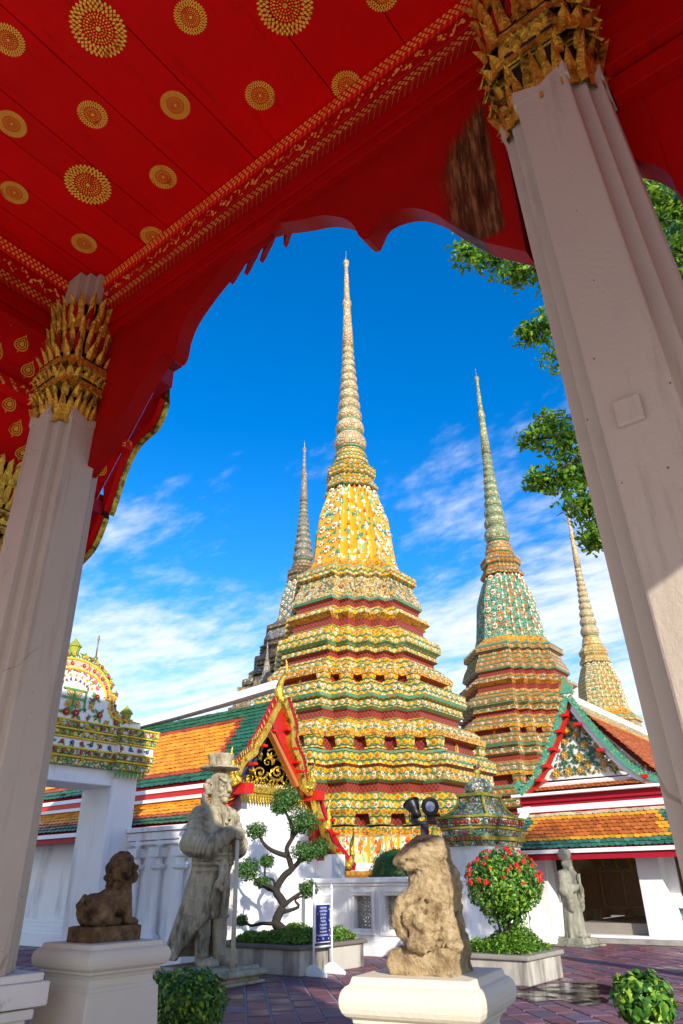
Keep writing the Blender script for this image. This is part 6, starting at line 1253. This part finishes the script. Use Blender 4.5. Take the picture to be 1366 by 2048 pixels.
for p, r in (((0.6, 6.6, 8.6), .45), ((1.2, 8.4, 9.4), .7), ((2.2, 9.2, 9.0), .9), ((1.4, 10.4, 10.0), .9), ((3.2, 11, 9.2), 1.2), ((2.6, 7.2, 8.4), .5), ((3.6, 8.6, 7.6), .7), ((2.6, 10.2, 10.8), 1.1), ((4.6, 10.6, 8.6), 1.2), ((.5, 7.3, 6.1), .55), ((1.5, 6.5, 6.7), .6), ((-.6, 8.2, 5.5), .5), ((2.3, 6.4, 7.2), .5)): pads.append((Vector(p), r))  # unseen pads, added to cast dapples on the gable and balustrade walls
gp = []; cl = [pads[0:5], pads[5:8], pads[8:13], pads[13:17], pads[17:24], pads[24:28], pads[28:33], pads[33:]]; extra = []
for C_ in cl:
    if not C_: continue
    mean = sum((p for p, r in C_), Vector())/len(C_); hub = fork.lerp(mean, .72)+Vector((0, 0, .25)); w1 = fork.lerp(hub, .45)+Vector((rnd.uniform(-.3, .3), rnd.uniform(-.3, .3), rnd.uniform(.3, .7)))
    P = smooth([fork, w1, hub]); n = len(P); MB().tube(P, [.13-.08*i/(n-1) for i in range(n)], 7).build('limb', m_bark, tr_, True)
    for p, r in C_:
        mid = hub.lerp(p, .5)+Vector((rnd.uniform(-.2, .2), rnd.uniform(-.2, .2), rnd.uniform(.05, .3))); P = smooth([hub, mid, p]); n = len(P); MB().tube(P, [.045-.035*i/(n-1) for i in range(n)], 5).build('branch', m_bark, tr_, True)
    extra += [(hub, .55), (w1, .5), (fork.lerp(w1, .6)+Vector((0, 0, .5)), .5)]
for k, (p, r) in enumerate(pads+extra):
    n = int(1900*r**2)+130; gp.append(leaves(min(n, 3200), ball(p, (r, r, r*.75), .95, lump=.35), .125, 100+k, .42, .7, .2))
    for q in range(5):
        d = Vector((rnd.uniform(-1, 1), rnd.uniform(-1, 1), rnd.uniform(-.7, .6)))*r; MB().tube([p-d*.2, p+d*.3+Vector((0, 0, .05)), p+d*.85], [.018, .012, .005], 4).build('twig', m_bark, tr_)
foliage('crown', gp, m_leafT, tr_)
# ================================================================== small things
# sign on its white stand
sx_ = -9.45; p0, p1 = PX(627, 1955, sx_), PX(664, 1947, sx_); w_ = p1.y-p0.y
m_wmetal = M('white_metal', (.78, .80, .84), .45, .08, 5, dirt=(.35, .18, .08), ds=7, da=(.70, .74)); m_blue_s = M('blue_sign_face', (.006, .014, .15), .4, .1, 3)
sn = thing('sign_stand', 'white metal stand holding a narrow blue sign with white lettering', 'sign', (sx_, p0.y, 0))
for y in (0, w_):
    MB().tube([(0, y, .08), (0, y, 1.36)], .02, 8).build('post', m_wmetal, sn, True); MB().lathe([(.02, 1.36), (.028, 1.38), (.02, 1.41), (.003, 1.45)], (0, y), 8).build('finial', m_wmetal, sn, True)
    MB().poly([(-.30, y-.02, 0), (.30, y-.02, 0), (.30, y-.02, .05), (.05, y-.02, .18), (-.05, y-.02, .18), (-.30, y-.02, .05)], (0, .04, 0)).build('foot', m_wmetal, sn, bevel=.006)
for z in (1.26, .44): MB().tube([(0, 0, z), (0, w_, z)], .016, 8).build('crossbar', m_wmetal, sn, True)
MB().box(-.015, .0, .05, w_-.05, .50, 1.12).build('sign_panel', m_wmetal, sn, bevel=.003); MB().box(.001, .006, .062, w_-.062, .515, 1.105).build('sign_face', m_blue_s, sn)
for z in (.6, 1.02):
    MB().tube([(0, 0, z), (0, .06, z)], .008, 6).build('clip', m_wmetal, sn); MB().tube([(0, w_-.06, z), (0, w_, z)], .008, 6).build('clip', m_wmetal, sn)
m_txt = M('sign_lettering', (.75, .82, .90), .5, .05, 3)
for i, (txt, sz) in enumerate((('กรุณาถอด', .048), ('รองเท้าก่อน', .048), ('เข้าภายใน', .048), ('พระวิหาร', .048), ('ห้ามปีน', .052), ('ห้ามสูบบุหรี่', .046), ('โปรดรักษา', .046), ('ความสะอาด', .046), ('และโบราณสถาน', .046), ('วัด', .046))):
    cu = bpy.data.curves.new('sign_text', 'FONT'); cu.body = txt; cu.size = sz; cu.align_x = 'CENTER'; o = bpy.data.objects.new('tmp', cu); COL.objects.link(o)
    bpy.context.view_layer.update(); me = bpy.data.meshes.new_from_object(o.evaluated_get(bpy.context.evaluated_depsgraph_get())); bpy.data.objects.remove(o); me.materials.clear(); me.materials.append(m_txt)
    obj('sign_text', me, sn, mw=frame((.009, w_/2, 1.045-i*.055), (0, 1, 0), (1, 0, 0)))
st_ = MB()
for k in range(4):
    a = k*math.pi/2; d = Vector((math.cos(a), math.sin(a), 0)); q = Vector((-d.y, d.x, 0)); st_.add([(0, 0, 0), d*.5+q*.35, d*1.0, d*.5-q*.35], [(0, 1, 2, 3)])
pieces('sign_floret', st_, m_txt, [(scaled(frame((.009, y, z), (0, 1, 0), (1, 0, 0)), .016), 0) for y, z in ((w_-.085, 1.03), (.095, .965), (w_-.085, .85), (w_-.085, .69), (.085, .63), (.12, .56), (w_-.11, .56))], sn)
# twin floodlights
fp = PD(851, 1690, 19.3); fl_ = thing('floodlight_pair', 'two black floodlights on a short post behind the tan lion', 'floodlight', (fp.x, fp.y, 0))
m_blk = M('black_metal', (.012, .013, .016), .4, .2, 5); m_lens = M('lamp_glass', (.30, .36, .46), .08, .1, 5, spec=.8)
fl_.location.z = .30; MB().tube([(0, 0, -.3), (0, 0, 2.5)], .055, 10).build('post', m_blk, fl_); MB().box(-.32, .32, -.05, .05, 2.42, 2.5).build('crossarm', m_blk, fl_, bevel=.01); MB().box(-.1, .1, -.09, .09, 2.1, 2.42).build('ballast_box', m_blk, fl_, bevel=.015)
fl_.rotation_euler = (0, 0, YAW)
for k, (u_, z, tgt, on) in enumerate(((-.24, 2.80, Vector((-.35, .4, .85)), 0), (.16, 2.84, Vector((.0, -1, -.12)), 1))):
    hd = MB(); hd.lathe([(.05, -.26), (.11, -.24), (.115, -.1), (.13, -.06), (.20, .10), (.21, .14)], n=18); hd.lathe([(.21, .14), (.225, .14), (.225, .17), (.19, .17)], n=18)
    d = tgt.normalized(); mw = frame((u_, 0, z), d.orthogonal(), d); o = hd.build('lamp_head', m_blk, fl_, True); o.matrix_basis = mw
    ln = MB().lathe([(.18, .155), (.10, .175), (.01, .18)], n=18).build('lens', m_lens, o, True)
    MB().tube([(u_-.12, 0, z), (u_-.12, 0, 2.5), (u_+.12, 0, 2.5), (u_+.12, 0, z)], .016, 6).build('bracket', m_blk, fl_)
    b = MB()
    for q in range(5): b.box(u_-.09, u_+.09, -.06+q*.03-.006, -.06+q*.03+.006, z-.32, z-.14)
    b.build('cooling_fins', m_blk, fl_)
# glazed yellow green post finial beside it
gp_ = PD(870, 1700, 18.6); go = thing('glazed_post', 'small yellow green glazed post topped by a pointed bud behind the tan lion', 'post', (gp_.x, gp_.y, 0)); zt_ = PD(870, 1652, 18.6).z-2.44; go.location.z = zt_; m_gg = M('olive_glaze', (.30, .30, .03), .25, .3, 8, dirt=(.05, .10, .03), ds=9, da=(.5, .65))
MB().box(-.16, .16, -.16, .16, -zt_, 1.7).build('shaft', m_whitedirty, go); b = MB(); b.lathe([(.24, 1.7), (.26, 1.76), (.2, 1.8), (.24, 1.86), (.18, 1.92), (.12, 1.96), (.16, 2.02), (.17, 2.12), (.12, 2.22), (.07, 2.28), (.06, 2.32), (.02, 2.44)], n=14); b.build('bud', m_gg, go, True)
# far roofs, finials and a small pagoda behind the left hall
sp_ = PD(531, 1400, 44); s_ = thing('small_pagoda', 'small weathered cream pagoda peeking out left of the tallest pagoda', 'pagoda', (sp_.x, sp_.y, 0))
z1 = PD(535, 1284, 44).z; z0 = PD(531, 1430, 44).z; Hh = z1-z0
MB().loft([[(x*a, y*a, z) for x, y in redent(1, .6, 2)] for a, z in ((1.5, -.02), (1.5, z0), (1.15, z0+.02*Hh), (1.1, z0+.10*Hh), (1.2, z0+.12*Hh), (1.0, z0+.16*Hh), (.95, z0+.24*Hh), (.8, z0+.30*Hh))]).build('tiers', m_bandB, s_)
MB().lathe([(.85, z0+.28*Hh), (.78, z0+.34*Hh), (.68, z0+.42*Hh), (.40, z0+.46*Hh), (.36, z0+.48*Hh), (.42, z0+.5*Hh), (.26, z0+.54*Hh), (.28, z0+.57*Hh), (.20, z0+.62*Hh), (.2, z0+.66*Hh), (.12, z0+.74*Hh), (.06, z0+.86*Hh), (.02, z1)], n=14).build('bell_and_spire', m_ringB, s_, True)
pr_ = PD(515, 1420, 40); gr = thing('gallery_porch', 'dark green tiled gallery porch roof behind the left hall ridge', 'roof', (pr_.x, pr_.y, 0), YAW); za, zb_ = PD(515, 1370, 40).z, PD(515, 1425, 40).z
MB().poly([(-.9, -.6, zb_-1.2), (.9, -.6, zb_-1.2), (0, -.6, za+.1)], (0, 3, 0)).build('gable', m_dgm, gr); MB().box(-1.0, 1.0, -.7, 2.4, zb_-4, zb_-1.21).build('wall', m_bandB, gr); MB().box(-1.15, -.2, -.4, 2.4, zb_-1.0, za-.2).build('side_block', m_bandB, gr)
for lx in (-1, 1): MB().bar((lx*1.0, -.62, zb_-1.3), (0, -.62, za+.2), .10, .2).build('bargeboard', m_bandB, gr)
def farhorn(px, y0, y1, D_, label, mt=m_gold, bend=.3):
    a, c = PD(px, y1, D_), PD(px, y0, D_); h_ = c.z-a.z; t_ = thing('roof_horn', label, 'roof finial', (a.x, a.y, a.z))
    P = smooth([(0, 0, -h_*.25), (0, 0, h_*.15), (-bend*h_*.3, 0, h_*.45), (bend*h_*.2, 0, h_*.75), (0, 0, h_)]); n = len(P); MB().tube(P, [h_*.10*(1-.9*i/(n-1)) for i in range(n)], 6).build('horn', mt, t_, True); MB().poly([(-h_*.5, 0, -h_*.9), (h_*.5, 0, -h_*.9), (0, 0, h_*.1)], (0, .2, 0)).build('gable_tip', m_trim, t_)
farhorn(896, 1350, 1400, 40, 'gold roof horn against the right flank of the tallest pagoda'); farhorn(905, 1432, 1470, 36, 'lower gold roof horn beside the right flank of the tallest pagoda'); farhorn(468, 1398, 1425, 40, 'thin dark roof horn just left of the gallery porch roof', m_bandB); farhorn(433, 1420, 1438, 44, 'tiny roof horn above the left hall ridge', m_bandB)
a, c = PD(191, 1320, 60), PD(196, 1270, 60); t_ = thing('spire_tip', 'thin bronze spire tip above the flowered gate crest', 'spire', (a.x, a.y, 0)); MB().lathe([(.35, 0), (.3, a.z*.6), (.16, a.z), (.18, a.z+.2), (.07, a.z+.25), (.05, c.z-.5), (.10, c.z-.4), (.02, c.z)], n=8).build('spire_shaft', M('bronze', (.26, .14, .06), .4, .2, 4, metal=.5), t_, True)
